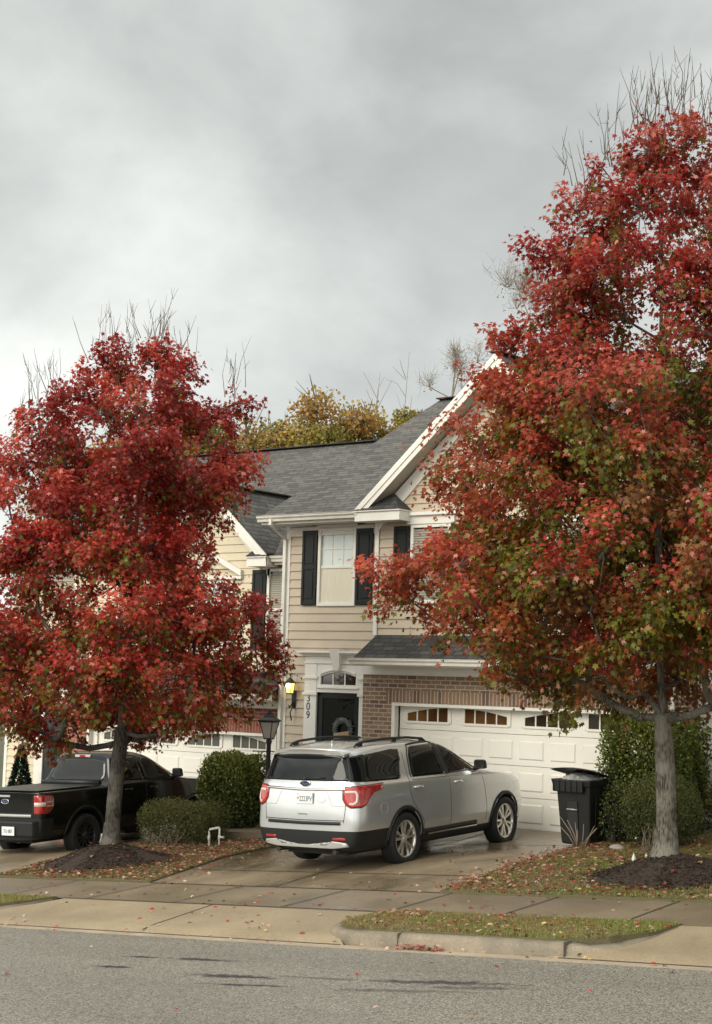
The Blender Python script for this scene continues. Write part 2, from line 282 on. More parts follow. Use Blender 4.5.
def asphalt():
    mt, t, b, N, Lk = nodes('worn_asphalt'); tcn = N('ShaderNodeTexCoord')
    v = N('ShaderNodeTexVoronoi'); v.inputs['Scale'].default_value = 85; Lk(tcn.outputs['Object'], v.inputs['Vector'])
    n = N('ShaderNodeTexNoise'); n.inputs['Scale'].default_value = .9; n.inputs['Detail'].default_value = 6; Lk(tcn.outputs['Object'], n.inputs['Vector'])
    n3 = N('ShaderNodeTexNoise'); n3.inputs['Scale'].default_value = 48; n3.inputs['Detail'].default_value = 3; Lk(tcn.outputs['Object'], n3.inputs['Vector'])
    r = N('ShaderNodeValToRGB'); r.color_ramp.elements[0].position = .1; r.color_ramp.elements[0].color = (.075, .069, .056, 1); r.color_ramp.elements[1].position = .9; r.color_ramp.elements[1].color = (.335, .31, .255, 1)
    sp = N('ShaderNodeSeparateColor'); Lk(v.outputs['Color'], sp.inputs[0]); Lk(sp.outputs[0], r.inputs[0])
    r3 = N('ShaderNodeValToRGB'); r3.color_ramp.elements[0].position = .3; r3.color_ramp.elements[0].color = (.62,)*3+(1,); r3.color_ramp.elements[1].position = .7; r3.color_ramp.elements[1].color = (1.2,)*3+(1,); Lk(n3.outputs['Fac'], r3.inputs[0])
    mpl = N('ShaderNodeMapping'); mpl.inputs['Scale'].default_value = (.12, 1.1, 1); Lk(tcn.outputs['Object'], mpl.inputs[0]); Lk(mpl.outputs[0], n.inputs['Vector'])
    r2 = N('ShaderNodeValToRGB'); r2.color_ramp.elements[0].position = .3; r2.color_ramp.elements[0].color = (.84,)*3+(1,); r2.color_ramp.elements[1].position = .7; r2.color_ramp.elements[1].color = (1.08,)*3+(1,); Lk(n.outputs['Fac'], r2.inputs[0])
    m1 = N('ShaderNodeMix'); m1.data_type = 'RGBA'; m1.blend_type = 'MULTIPLY'; m1.inputs[0].default_value = 1; Lk(r.outputs[0], m1.inputs[6]); Lk(r2.outputs[0], m1.inputs[7])
    m3 = N('ShaderNodeMix'); m3.data_type = 'RGBA'; m3.blend_type = 'MULTIPLY'; m3.inputs[0].default_value = .8; Lk(m1.outputs[2], m3.inputs[6]); Lk(r3.outputs[0], m3.inputs[7])
    last = m3.outputs[2]
    # dark tar streaks of fixed place and shape
    nd = N('ShaderNodeTexNoise'); nd.inputs['Scale'].default_value = 9; nd.inputs['Detail'].default_value = 5; Lk(tcn.outputs['Object'], nd.inputs['Vector'])
    for (cx, cy, rx, ry, a, k) in STREAKS:
        mp = N('ShaderNodeMapping'); mp.vector_type = 'TEXTURE'; mp.inputs['Location'].default_value = (cx, cy, 0); mp.inputs['Rotation'].default_value = (0, 0, a); mp.inputs['Scale'].default_value = (rx, ry, 1e4); Lk(tcn.outputs['Object'], mp.inputs[0])
        ln = N('ShaderNodeVectorMath'); ln.operation = 'LENGTH'; Lk(mp.outputs[0], ln.inputs[0])
        ad = N('ShaderNodeMath'); ad.operation = 'ADD'; Lk(ln.outputs['Value'], ad.inputs[0])
        ns = N('ShaderNodeMath'); ns.operation = 'MULTIPLY'; ns.inputs[1].default_value = 2.4; Lk(nd.outputs['Fac'], ns.inputs[0]); Lk(ns.outputs[0], ad.inputs[1])
        mr = N('ShaderNodeMapRange'); mr.inputs[1].default_value = 2.45; mr.inputs[2].default_value = 1.7; mr.inputs[3].default_value = 0; mr.inputs[4].default_value = k; Lk(ad.outputs[0], mr.inputs[0])
        mx = N('ShaderNodeMix'); mx.data_type = 'RGBA'; Lk(mr.outputs[0], mx.inputs[0]); Lk(last, mx.inputs[6]); mx.inputs[7].default_value = (.026, .025, .024, 1); last = mx.outputs[2]
    Lk(last, b.inputs['Base Color']); b.inputs['Roughness'].default_value = .58
    bp = N('ShaderNodeBump'); bp.inputs['Strength'].default_value = .35; bp.inputs['Distance'].default_value = .008; Lk(v.outputs['Distance'], bp.inputs['Height']); Lk(bp.outputs[0], b.inputs['Normal']); return mt
STREAKS = [(a, b, c, d*1.7, e, min(1, f*1.15)) for a, b, c, d, e, f in [(-7.75, 12.0, .62, .07, .25, .8), (-7.3, 11.85, .5, .05, .3, .55), (-7.9, 11.4, .7, .045, .3, .5), (-9.74, 11.5, .5, .06, .15, .9), (-9.3, 11.1, .42, .035, .2, .9), (-8.9, 11.75, .5, .035, .1, .5), (-10.9, 12.3, .38, .05, .1, .95), (-11.63, 12.2, .2, .035, .1, .9), (-11.35, 11.5, .26, .045, .1, 1.0)]]
M['asphalt'] = asphalt()
# ------------------------------------------------------------------ terrain
def sm(a, b, x):
    t = min(1, max(0, (x-a)/(b-a))); return t*t*(3-2*t)
def sx(X): return -2.815+.074*(X+8.9)
def Lv(X): return -3.2+.7*sm(-19.6, -18.2, X)+.5*sm(-10.3, -9.3, X)
HY = [-60, 0, 13.9, 15.2, 16.6, 18.7, 21.5, 23.3, 60]; HZ = [.12, .12, 0, .2, .285, .47, .56, .6, .6]
def gz(X, Y):
    z = sx(max(-60, min(60, X)))+float(np.interp(Y, HY, HZ)); b = sm(21.3, 23.3, Y)
    return z*(1-b)+Lv(X)*b
YB = [13.9, 15.2, 16.6, 18.7, 21.3, 21.5, 21.8, 22.1, 22.4, 22.7, 23.0, 23.3]
def ys_between(a, b, step=.35):
    ys = set([a, b])
    for y in YB:
        if a < y < b: ys.add(y)
    n = max(1, int((b-a)/step))
    for i in range(1, n): ys.add(a+(b-a)*i/n)
    return sorted(ys)
def sheet(name, xl, xr, y0, y1, off, mt, nx=12, step=.35, thick=0, parent=None, zf=None, origin=None, build=True):
    """surface following the ground between the curves xl(Y) and xr(Y)"""
    zf = zf or (lambda x, y: gz(x, y)+off); ys = ys_between(y0, y1, step)
    mb = MB(origin or ((xl(y0)+xr(y0))/2, (y0+y1)/2, zf((xl(y0)+xr(y0))/2, (y0+y1)/2)))
    g = [[Vector((xl(y)+(xr(y)-xl(y))*i/nx, y, 0)) for i in range(nx+1)] for y in ys]
    for row in g:
        for p in row: p.z = zf(p.x, p.y)
    for j in range(len(ys)-1):
        for i in range(nx): mb.face([g[j][i], g[j][i+1], g[j+1][i+1], g[j+1][i]], smooth=True)
    if thick:
        per = g[0][:]+[r[-1] for r in g[1:]]+g[-1][-2::-1]+[r[0] for r in g[-2:0:-1]]
        for i in range(len(per)):
            a, b = per[i], per[(i+1) % len(per)]; d = Vector((0, 0, -thick)); mb.face([a, a+d, b+d, b])
    o = mb.build(name, mt, parent, recalc=False)
    bm = bmesh.new(); bm.from_mesh(o.data); bmesh.ops.remove_doubles(bm, verts=bm.verts, dist=1e-4); bm.to_mesh(o.data); bm.free(); return o
C_ = lambda v: (lambda y: v)
g0 = MB((0, 20, -3))
xs = [-1500, -400, -150, -60, -40]+list(np.arange(-30, 0, .6))+[0, 6, 15, 40, 150, 400, 1500]; ys = [-1500, -300, -60, -20, 0, 6, 10, 12, 13.9]+list(np.arange(14.3, 24, .4))+[26, 30, 40, 60, 150, 400, 1500]
gg = [[Vector((x, y, gz(x, y)-.06)) for x in xs] for y in ys]
for j in range(len(ys)-1):
    for i in range(len(xs)-1): g0.face([gg[j][i], gg[j][i+1], gg[j+1][i+1], gg[j+1][i]])
tag(g0.build('ground', M['dirt'], recalc=False), kind='structure')
tag(sheet('road', C_(-60), C_(40), 4.0, 13.66, .006, M['asphalt'], 60, 1.2, origin=(0, 0, 0)), kind='structure')
tag(sheet('gutter_pan', C_(-60), C_(40), 13.66, 13.9, .006, M['gutter_pan'], 60), kind='structure')
# driveway of the tan house, its apron, the sidewalk
dl = lambda y: float(np.interp(y, [15.2, 16.6, 18.3, 19.9, 21.3, 23.3], [-15.75, -15.75, -16.1, -16.4, -16.35, -16.27]))
dr = lambda y: float(np.interp(y, [15.2, 16.6, 20.3, 21.8, 23.3], [-10.7, -10.75, -11.0, -11.15, -11.15]))
drv = tag(sheet('driveway', dl, dr, 16.6, 23.31, .012, M['drive'], 14, .3), kind='structure')
al = lambda y: float(np.interp(y, [13.9, 14.3, 14.8, 15.2], [-17.3, -16.7, -16.2, -16.0])); ar = lambda y: float(np.interp(y, [13.9, 14.15, 14.6, 15.2], [-10.25, -10.55, -10.8, -10.75]))
lip = lambda x, y: sx(x)+float(np.interp(y, [13.9, 13.93, 15.2], [.0, .045, .2]))+.008
tag(sheet('driveway_apron', al, ar, 13.9, 15.2, 0, M['apron'], 14, .12, zf=lip), kind='structure')
al2 = lambda y: float(np.interp(y, [13.9, 14.15, 14.6, 15.2], [-7.75, -7.25, -6.95, -6.98]))
tag(sheet('driveway_apron', al2, C_(-1.5), 13.9, 15.2, 0, M['apron'], 14, .12, zf=lip), kind='structure')
tag(sheet('driveway_apron', C_(-24.6), C_(-19.0), 13.9, 15.2, 0, M['apron'], 14, .12, zf=lip), kind='structure')
tag(sheet('sidewalk', C_(-40), C_(20), 15.2, 16.6, .010, M['walk'], 80), kind='structure')
d2l, d2r = C_(-24.95), (lambda y: float(np.interp(y, [16.6, 18, 20, 24], [-19.1, -19.35, -19.75, -19.75])))
tag(sheet('driveway', d2l, d2r, 16.6, 24.0, .012, M['drive'], 16, .3), kind='structure')
tag(sheet('driveway', C_(-6.9), C_(-1.8), 16.6, 23.0, .012, M['drive'], 14, .3), kind='structure')
# joints in the concrete
jt = mat('concrete_joint', (.05, .042, .033), .9)
def strip_on(name, pts, wdt, off, mt, kind='structure'):
    mb = MB((pts[0][0], pts[0][1], gz(*pts[0]))); n = 0
    for (x0, y0), (x1, y1) in zip(pts[:-1], pts[1:]):
        d = Vector((x1-x0, y1-y0, 0)); L_ = d.length; k = max(1, int(L_/.25)); nrm = Vector((-d.y, d.x, 0)).normalized()*wdt/2
        for i in range(k):
            a = Vector((x0, y0, 0))+d*i/k; b = Vector((x0, y0, 0))+d*(i+1)/k; q = [a-nrm, b-nrm, b+nrm, a+nrm]
            for p in q: p.z = gz(p.x, p.y)+off
            mb.face(q)
    return tag(mb.build(name, mt), kind=kind)
for pts in ([(-13.45, 16.62), (-13.7, 23.2)], [(-15.9, 19.9-2.2), (-10.85, 17.75)], [(-16.3, 21.0), (-11.1, 21.05)], [(-15.75, 16.6), (-10.75, 16.6)], [(-16.0, 15.2), (-10.75, 15.2)]):
    strip_on('concrete_joint', pts, .025, .0185, jt)
for x in (-17.2, -15.6, -14.0, -12.2, -10.6, -9.1, -7.55, -6.0): strip_on('concrete_joint', [(x, 15.21), (x+.02, 16.59)], .022, .0185, jt)
for x in (-13.3, -8.0+.6): 
    o = MB((x, 14.5, lip(x, 14.5)))
    for i in range(6):
        y0, y1 = 13.92+i*.21, 13.92+(i+1)*.21; o.face([(x-.01, y0, lip(x, y0)+.004), (x+.012, y0, lip(x, y0)+.004), (x+.012, y1, lip(x, y1)+.004), (x-.01, y1, lip(x, y1)+.004)])
    tag(o.build('concrete_joint', jt), kind='structure')
for xa_, xb_ in ((-17.3, -10.3), (-7.6, -2), (-24.6, -19)): strip_on('gutter_joint', [(xa_, 13.892), (xb_, 13.892)], .03, .0105, jt)
# kerbs: profile swept along a path, sinking into the aprons at the ends
def kerb(path, name='kerb', hts=None):
    mb = MB((path[0][0], path[0][1], sx(path[0][0]))); rings = []
    for i, (x, y) in enumerate(path):
        a = Vector(path[max(i-1, 0)]); b = Vector(path[min(i+1, len(path)-1)]); d = (b-a).normalized(); n = Vector((-d.y, d.x))
        h = hts[i]; zb = sx(x)
        prof = [(0, -.03), (.012, h*.6), (.035, h*.9), (.075, h), (.17, h+.006), (.185, h-.06)]
        rings.append([Vector((x+n.x*o_, y+n.y*o_, zb+z_)) for o_, z_ in prof])
    for r0, r1 in zip(rings[:-1], rings[1:]):
        for k in range(5): mb.face([r0[k], r1[k], r1[k+1], r0[k+1]], smooth=True)
    for r_ in (rings[0], rings[-1]): mb.face(r_)
    o = mb.build(name, M['kerb']); bm = bmesh.new(); bm.from_mesh(o.data); bmesh.ops.remove_doubles(bm, verts=bm.verts, dist=1e-4); bmesh.ops.recalc_face_normals(bm, faces=bm.faces); bm.to_mesh(o.data); bm.free()
    return tag(o, kind='structure')
kp = [(-10.72, 15.1), (-10.86, 14.8), (-10.84, 14.5), (-10.72, 14.24), (-10.5, 14.04), (-10.2, 13.93), (-9.9, 13.905)]+[(x, 13.905) for x in np.arange(-9.5, -7.7, .3)]+[(-7.6, 13.92), (-7.3, 14.0), (-7.05, 14.25), (-6.9, 14.6), (-6.82, 15.1)]
kh = [.21, .185, .165, .15, .145, .15, .155]+[.155]*6+[.145, .10, .11, .145, .2]
kerb(kp, hts=kh)
kl = [(-30+i*1.2, 13.905) for i in range(5)]+[(-25.0, 13.905), (-24.7, 14.2), (-24.6, 15.1)]; kerb(kl, hts=[.155]*5+[.14, .12, .2])
kr = [(-18.9, 15.1), (-18.85, 14.3), (-18.5, 13.93), (-18.1, 13.905), (-17.6, 13.905), (-17.1, 13.93), (-16.7, 14.1), (-16.35, 14.5), (-16.1, 15.1)]; kerb(kr, hts=[.2, .13, .14, .155, .15, .13, .11, .14, .2])
for x in (-9.55, -7.55): strip_o = MB((x, 13.9, sx(x))); strip_o.box(x, x+.009, 13.903, 14.07, sx(x)+.02, sx(x)+.1605); tag(strip_o.build('kerb_joint', mat('kerb_joint', (.13, .105, .08), .9)), kind='structure')
# grass verge and lawns as raised sheets
zverge = lambda x, y: sx(x)+float(np.interp(y, [13.9, 15.2], [.15, .215]))
def nz(x, y, a=.02): return a*(math.sin(x*3.1+y*1.7)+math.sin(x*7.3-y*5.1)*.5)
vl = lambda y: float(np.interp(y, [14.03, 14.3, 14.6, 15.1, 15.26], [-9.9, -10.6, -10.7, -10.55, -10.2])); vr = lambda y: float(np.interp(y, [14.03, 14.25, 14.7, 15.22], [-7.78, -7.24, -6.95, -6.88]))
tag(sheet('verge', vl, vr, 14.03, 15.26, 0, M['lawn'], 16, .12, zf=lambda x, y: zverge(x, y)+.01+nz(x, y, .006), thick=.12), kind='structure')
vl2 = C_(-18.7); vr2 = lambda y: float(np.interp(y, [14.03, 14.3, 14.7, 15.2], [-17.5, -16.75, -16.4, -16.15]))
tag(sheet('verge', vl2, vr2, 14.03, 15.2, 0, M['lawn'], 10, .12, zf=lambda x, y: zverge(x, y)+.01+nz(x, y, .006), thick=.12), kind='structure')
lz = lambda x, y: gz(x, y)+.035+nz(x, y, .008)
l1l = lambda y: d2r(y)+.03; l1r = lambda y: dl(y)-.0
tag(sheet('lawn', l1l, l1r, 16.62, 23.4, 0, M['lawn'], 14, .3, zf=lz, thick=.12), kind='structure')
l2l = lambda y: dr(y)+.0; l2r = C_(-6.95)
tag(sheet('lawn', l2l, l2r, 16.58, 23.1, 0, M['lawn'], 14, .3, zf=lz, thick=.12), kind='structure')
tag(sheet('lawn', C_(-40), C_(-24.98), 16.62, 24.0, 0, M['lawn'], 14, .5, zf=lz, thick=.12), kind='structure')
# entry walk and stoop of the tan house
mb = MB((-18, 21.8, -2.7)); pts = [(-16.42, 21.15), (-16.42, 22.5), (-19.2, 22.5), (-19.45, 22.2), (-19.55, 21.75), (-19.35, 21.35), (-18.9, 21.15)]
wz = lambda x: -2.695+.045*(x+16.4)
mb.face([(x, y, wz(x)) for x, y in pts])
for i in range(len(pts)):
    (a, b), (c, d) = pts[i], pts[(i+1) % len(pts)]; mb.face([(a, b, wz(a)), (c, d, wz(c)), (c, d, wz(c)-.22), (a, b, wz(a)-.22)])
tag(mb.build('path', M['walk']), kind='structure')
mb = MB((-18, 23, -2.5)); mb.box(-19.15, -16.97, 22.5, 23.495, -3.1, -2.46); mb.box(-19.17, -16.96, 22.47, 23.49, -2.459, -2.415)
tag(mb.build('path_step', M['paver']), kind='structure')
# ------------------------------------------------------------------ houses
def siding(mb, x0, x1, z0, z1, y, holes=(), top=None, left=None, ex=.165, lap=.024):
    """lapped courses on a wall facing -Y; holes = (xa, xb, za, zb); top(x-range limits by z) for gables"""
    k = 0; z = z0
    while z < z1-.01:
        za, zb = z, min(z+ex, z1); xa, xb = x0, x1
        if top:
            ta, tb = top((za+zb)/2); xa, xb = max(xa, ta), min(xb, tb)
        if xb-xa > .05:
            cuts = sorted(set([za, zb]+[q for h in holes for q in (h[2], h[3]) if za < q < zb and h[1] > xa and h[0] < xb]))
            off = lambda q: y-lap+(lap-.002)*(q-za)/ex
            for c0, c1 in zip(cuts[:-1], cuts[1:]):
                zc = (c0+c1)/2; segs = [(xa, xb)]
                for h in holes:
                    if h[2] < zc < h[3]:
                        ns = []
                        for s0, s1 in segs:
                            if h[1] <= s0 or h[0] >= s1: ns.append((s0, s1)); continue
                            if h[0] > s0: ns.append((s0, h[0]))
                            if h[1] < s1: ns.append((h[1], s1))
                        segs = ns
                for s0, s1 in segs:
                    mb.face([(s0, off(c0), c0), (s1, off(c0), c0), (s1, off(c1), c1), (s0, off(c1), c1)])
                    if c0 == za: mb.face([(s0, y, za), (s1, y, za), (s1, y-lap, za), (s0, y-lap, za)])
        z += ex
def window(root, x0, x1, z0, z1, y, o, kind='curtain', grid=True, name='window', label=None):
    """double hung window on a wall facing -Y"""
    w_ = .06; mb = MB(o)
    for a in ((x0, x0+w_, z0, z1), (x1-w_, x1, z0, z1), (x0+w_, x1-w_, z0, z0+w_), (x0+w_, x1-w_, z1-w_, z1)): mb.box(a[0], a[1], y-.045, y+.03, a[2], a[3])
    zm = (z0+z1)/2; mb.box(x0+w_, x1-w_, y-.02, y+.03, zm-.03, zm+.025)
    fr = mb.build(name, M['trim'], root, bevel=.004)
    if label: fr['label'] = label
    mb = MB((0, 0, 0)); mb.o = Vector(o)
    mb.box(x0+w_, x1-w_, y+.004, y+.008, z0+w_, z1-w_)
    mb.build('pane', M['window_glass'] if kind != 'blind' else M['clear_glass'], fr)
    if grid:
        mb = MB(o); n = 3
        for i in range(1, n): x = x0+w_+(x1-x0-2*w_)*i/n; mb.box(x-.008, x+.008, y-.004, y+.002, zm+.025, z1-w_)
        z = (zm+z1-w_)/2; mb.box(x0+w_, x1-w_, y-.006, y-.001, z-.008, z+.008); mb.build('muntin', M['trim'], fr)
    if kind == 'curtain':      # pleated sheer behind the lower sash
        mb = MB(o); n = 34
        for i in range(n):
            a = x0+w_+(x1-x0-2*w_)*i/n; b = x0+w_+(x1-x0-2*w_)*(i+1)/n; sw = lambda t: .004*math.sin(t*40)
            mb.face([(a, y-.002-.006*(i % 2), z0+w_), (b, y-.002-.006*((i+1) % 2), z0+w_), (b, y-.002-.006*((i+1) % 2), zm-.03), (a, y-.002-.006*(i % 2), zm-.03)])
        mb.build('curtain', M['curtain'], fr)
    if kind == 'blind':
        mb = MB(o); n = int((z1-z0-2*w_)/.045)
        for i in range(n): z = z0+w_+i*.045; mb.face([(x0+w_, y-.006, z), (x1-w_, y-.006, z), (x1-w_, y+.003, z+.04), (x0+w_, y+.003, z+.04)])
        mb.build('blind', M['blind'], fr)
    return fr
def shutter(root, x0, x1, z0, z1, y, o):
    mb = MB(o); s = .055; zm = (z0+z1)/2
    mb.box(x0, x1, y-.03, y-.002, z0, z1)
    mb.box(x0, x0+s, y-.045, y-.0305, z0, z1); mb.box(x1-s, x1, y-.045, y-.0305, z0, z1)
    for a, b in ((z0, z0+.08), (zm-.04, zm+.04), (z1-.08, z1)): mb.box(x0+s, x1-s, y-.044, y-.0305, a, b)
    for a, b in ((z0+.12, zm-.08), (zm+.08, z1-.12)): mb.box(x0+s+.03, x1-s-.03, y-.042, y-.0305, a, b)
    return mb.build('shutter', M['shutter'], root, bevel=.006)
def garage_door(root, x0, x1, z0, z1, y, o, glass):
    """sectional door: raised panels, a top row of panes under paired low arches"""
    W = x1-x0; sec = (z1-z0)/4; mb = MB(o)
    for k in range(4):
        za, zb = z0+k*sec, z0+(k+1)*sec; mb.box(x0, x1, y, y+.04, za+.004, zb-.004)
        if k < 3:
            n = 8
            for i in range(n):
                a, b = x0+W*i/n+.065, x0+W*(i+1)/n-.065; c, d = za+.105, zb-.105
                # groove frame + raised field
                q = [(a, c), (b, c), (b, d), (a, d)]; q2 = [(a+.022, c+.022), (b-.022, c+.022), (b-.022, d-.022), (a+.022, d-.022)]
                for j in range(4):
                    p0, p1, r1, r0 = q[j], q[(j+1) % 4], q2[(j+1) % 4], q2[j]
                    mb.face([(p0[0], y-.0015, p0[1]), (p1[0], y-.0015, p1[1]), (r1[0], y-.016, r1[1]), (r0[0], y-.016, r0[1])])
                mb.face([(p[0], y-.016, p[1]) for p in q2])
    door = mb.build('garage_door', M['garage'], root, recalc=False)
    seam = MB(o); seam.box(x0, x1, y+.01, y+.012, z0, z0+.001)
    zt = z1-sec; hz0, hz1 = zt+.13, zt+.44
    for g in range(4):
        a = x0+.12+W/4*g*1.0; b = a+W/4-.245; rising = (g % 2 == 0); mb = MB(o); gl = MB(o)
        mb.box(a-.02, a+.02, y-.022, y-.001, hz0, hz1); mb.box(b-.02, b+.02, y-.022, y-.001, hz0, hz1)
        mb.box(a+.02, b-.02, y-.022, y-.001, hz0-.02, hz0+.02); mb.box(a+.02, b-.02, y-.022, y-.001, hz1-.015, hz1+.015)
        T = lambda t: hz0+.155+.115*math.sin(math.pi/2*(t if rising else 1-t))   # arch height along the group
        ia, ib = a+.045, b-.045
        for i in range(4):
            p, q = ia+(ib-ia)*i/4+.012, ia+(ib-ia)*(i+1)/4-.012; tp, tq = T((p-ia)/(ib-ia)), T((q-ia)/(ib-ia))
            gl.face([(p, y-.004, hz0+.022), (q, y-.004, hz0+.022), (q, y-.004, tq), (p, y-.004, tp)])
            mb.face([(p, y-.018, tp), (q, y-.018, tq), (q, y-.018, hz1-.015), (p, y-.018, hz1-.015)]); mb.face([(p, y-.018, tp), (q, y-.018, tq), (q, y-.004, tq), (p, y-.004, tp)])
        for i in range(5):
            c = ia+(ib-ia)*i/4; lo, hi = (a+.02, c+.012) if i == 0 else ((c-.012, b-.02) if i == 4 else (c-.012, c+.012)); mb.box(lo, hi, y-.018, y-.0015, hz0+.02, hz1-.015)
        f = mb.build('garage_window', M['garage'], door); gm = glass[g] if isinstance(glass, (list, tuple)) else glass; gl.build('pane', gm, f)
    return door
def downspout(root, x, y, z1, z0, o, side=1, elbow=True, reach=.35):
    mb = MB(o); p = []
    if elbow: mb.box(x-.035-side*.02, x+.035-side*.02, y-reach-.03, y-reach+.03, z1-.12, z1); mb.hexa([(x-.035-side*.02, y-reach-.03, z1-.12), (x+.035-side*.02, y-reach-.03, z1-.12), (x+.035-side*.02, y-reach+.03, z1-.12), (x-.035-side*.02, y-reach+.03, z1-.12), (x-.035, y-.085, z1-.36), (x+.035, y-.085, z1-.36), (x+.035, y-.02, z1-.36), (x-.035, y-.02, z1-.36)])
    mb.box(x-.037, x+.037, y-.085, y-.022, z0+.12, z1-(.36 if elbow else 0))
    mb.hexa([(x-.037, y-.085, z0+.12), (x+.037, y-.085, z0+.12), (x+.037, y-.022, z0+.12), (x-.037, y-.022, z0+.12), (x-.037, y-.3, z0+.02), (x+.037, y-.3, z0+.02), (x+.037, y-.25, z0-.0), (x-.037, y-.25, z0-.0)])
    return mb.build('downspout', M['gutter'], root, bevel=.006)
def gutter(root, x0, x1, yb, z1, o, h=.115):
    """K-style gutter along X, back at yb, top at z1"""
    prof = [(0, 0), (0, -h), (-.075, -h), (-.085, -h*.62), (-.115, -h*.35), (-.118, -.012), (-.13, -.006), (-.13, 0), (-.112, .0), (-.108, -.02), (-.01, -.03)]
    mb = MB(o)
    for i in range(len(prof)-1):
        a, b = prof[i], prof[i+1]; mb.face([(x0, yb+a[0], z1+a[1]), (x1, yb+a[0], z1+a[1]), (x1, yb+b[0], z1+b[1]), (x0, yb+b[0], z1+b[1])])
    for x in (x0, x1): mb.face([(x, yb+a, z1+b) for a, b in prof[:8]])
    return mb.build('gutter', M['gutter'], root)
SL, GS = .53, .89          # main roof slope, gable slope
def slab(mb, pts, th=.035, m=0):
    # th: thickness
    """roof plane with thickness"""
    p = [Vector(q) for q in pts]; n = (p[1]-p[0]).cross(p[-2]-p[0]).normalized()
    if n.z < 0: p = p[::-1]; n = -n
    mb.face(p, m); mb.face([q-n*th for q in p][::-1], 1)
    for i in range(len(p)):
        a, b = p[i], p[(i+1) % len(p)]; mb.face([a, a-n*th, b-n*th, b], 1)
def gable(mb_roof, cx, half, yf, z_eave, y_eave, ze_main, parts, root, o, wall_y, mats):
    """front gable: two slopes running back into the main roof; returns peak z"""
    zp = z_eave+half*GS; yback = y_eave+(zp-ze_main)/SL; 
    for s in (-1, 1):
        foot = (cx+s*half, yf, z_eave); yv = y_eave+(z_eave-ze_main)/SL
        slab(mb_roof, [(cx+s*half, yf, z_eave), (cx, yf, zp), (cx, yback+.25, zp), (cx+s*half, max(yv, yf+.02), z_eave)])
    mb_roof.beam((cx, yf-.01, zp+.012), (cx, yback-.1, zp+.012), .26, .02, m=0)
    # rake boards, soffits and frieze
    rk = MB(o); so_ = MB(o)
    for s in (-1, 1):
        a = Vector((cx+s*half, yf, z_eave-.03)); b = Vector((cx, yf, zp-.03)); d = (b-a); nrm = Vector((0, 0, -1))
        for (y0_, y1_, h0, h1) in ((yf-.03, yf, -.0, -.13), (yf-.012, yf+.0, -.132, -.25)):
            rk.hexa([(a.x, y0_, a.z+h1), (b.x, y0_, b.z+h1), (b.x, y1_, b.z+h1), (a.x, y1_, a.z+h1), (a.x, y0_, a.z+h0), (b.x, y0_, b.z+h0), (b.x, y1_, b.z+h0), (a.x, y1_, a.z+h0)])
        rk.hexa([(a.x-s*.2, wall_y-.045, a.z-.44), (b.x, wall_y-.045, b.z-.44-.0), (b.x, wall_y-.001, b.z-.44), (a.x-s*.2, wall_y-.001, a.z-.44), (a.x-s*.2, wall_y-.045, a.z-.09), (b.x, wall_y-.045, b.z-.235), (b.x, wall_y-.001, b.z-.235), (a.x-s*.2, wall_y-.001, a.z-.09)])
        so_.face([(a.x, yf+.001, a.z-.215), (b.x, yf+.001, b.z-.215), (b.x, wall_y, b.z-.215), (a.x, wall_y, a.z-.215)])
    rk.build('rake_board', M['trim'], root, recalc=True); so_.build('soffit', M['soffit'], root)
    return zp
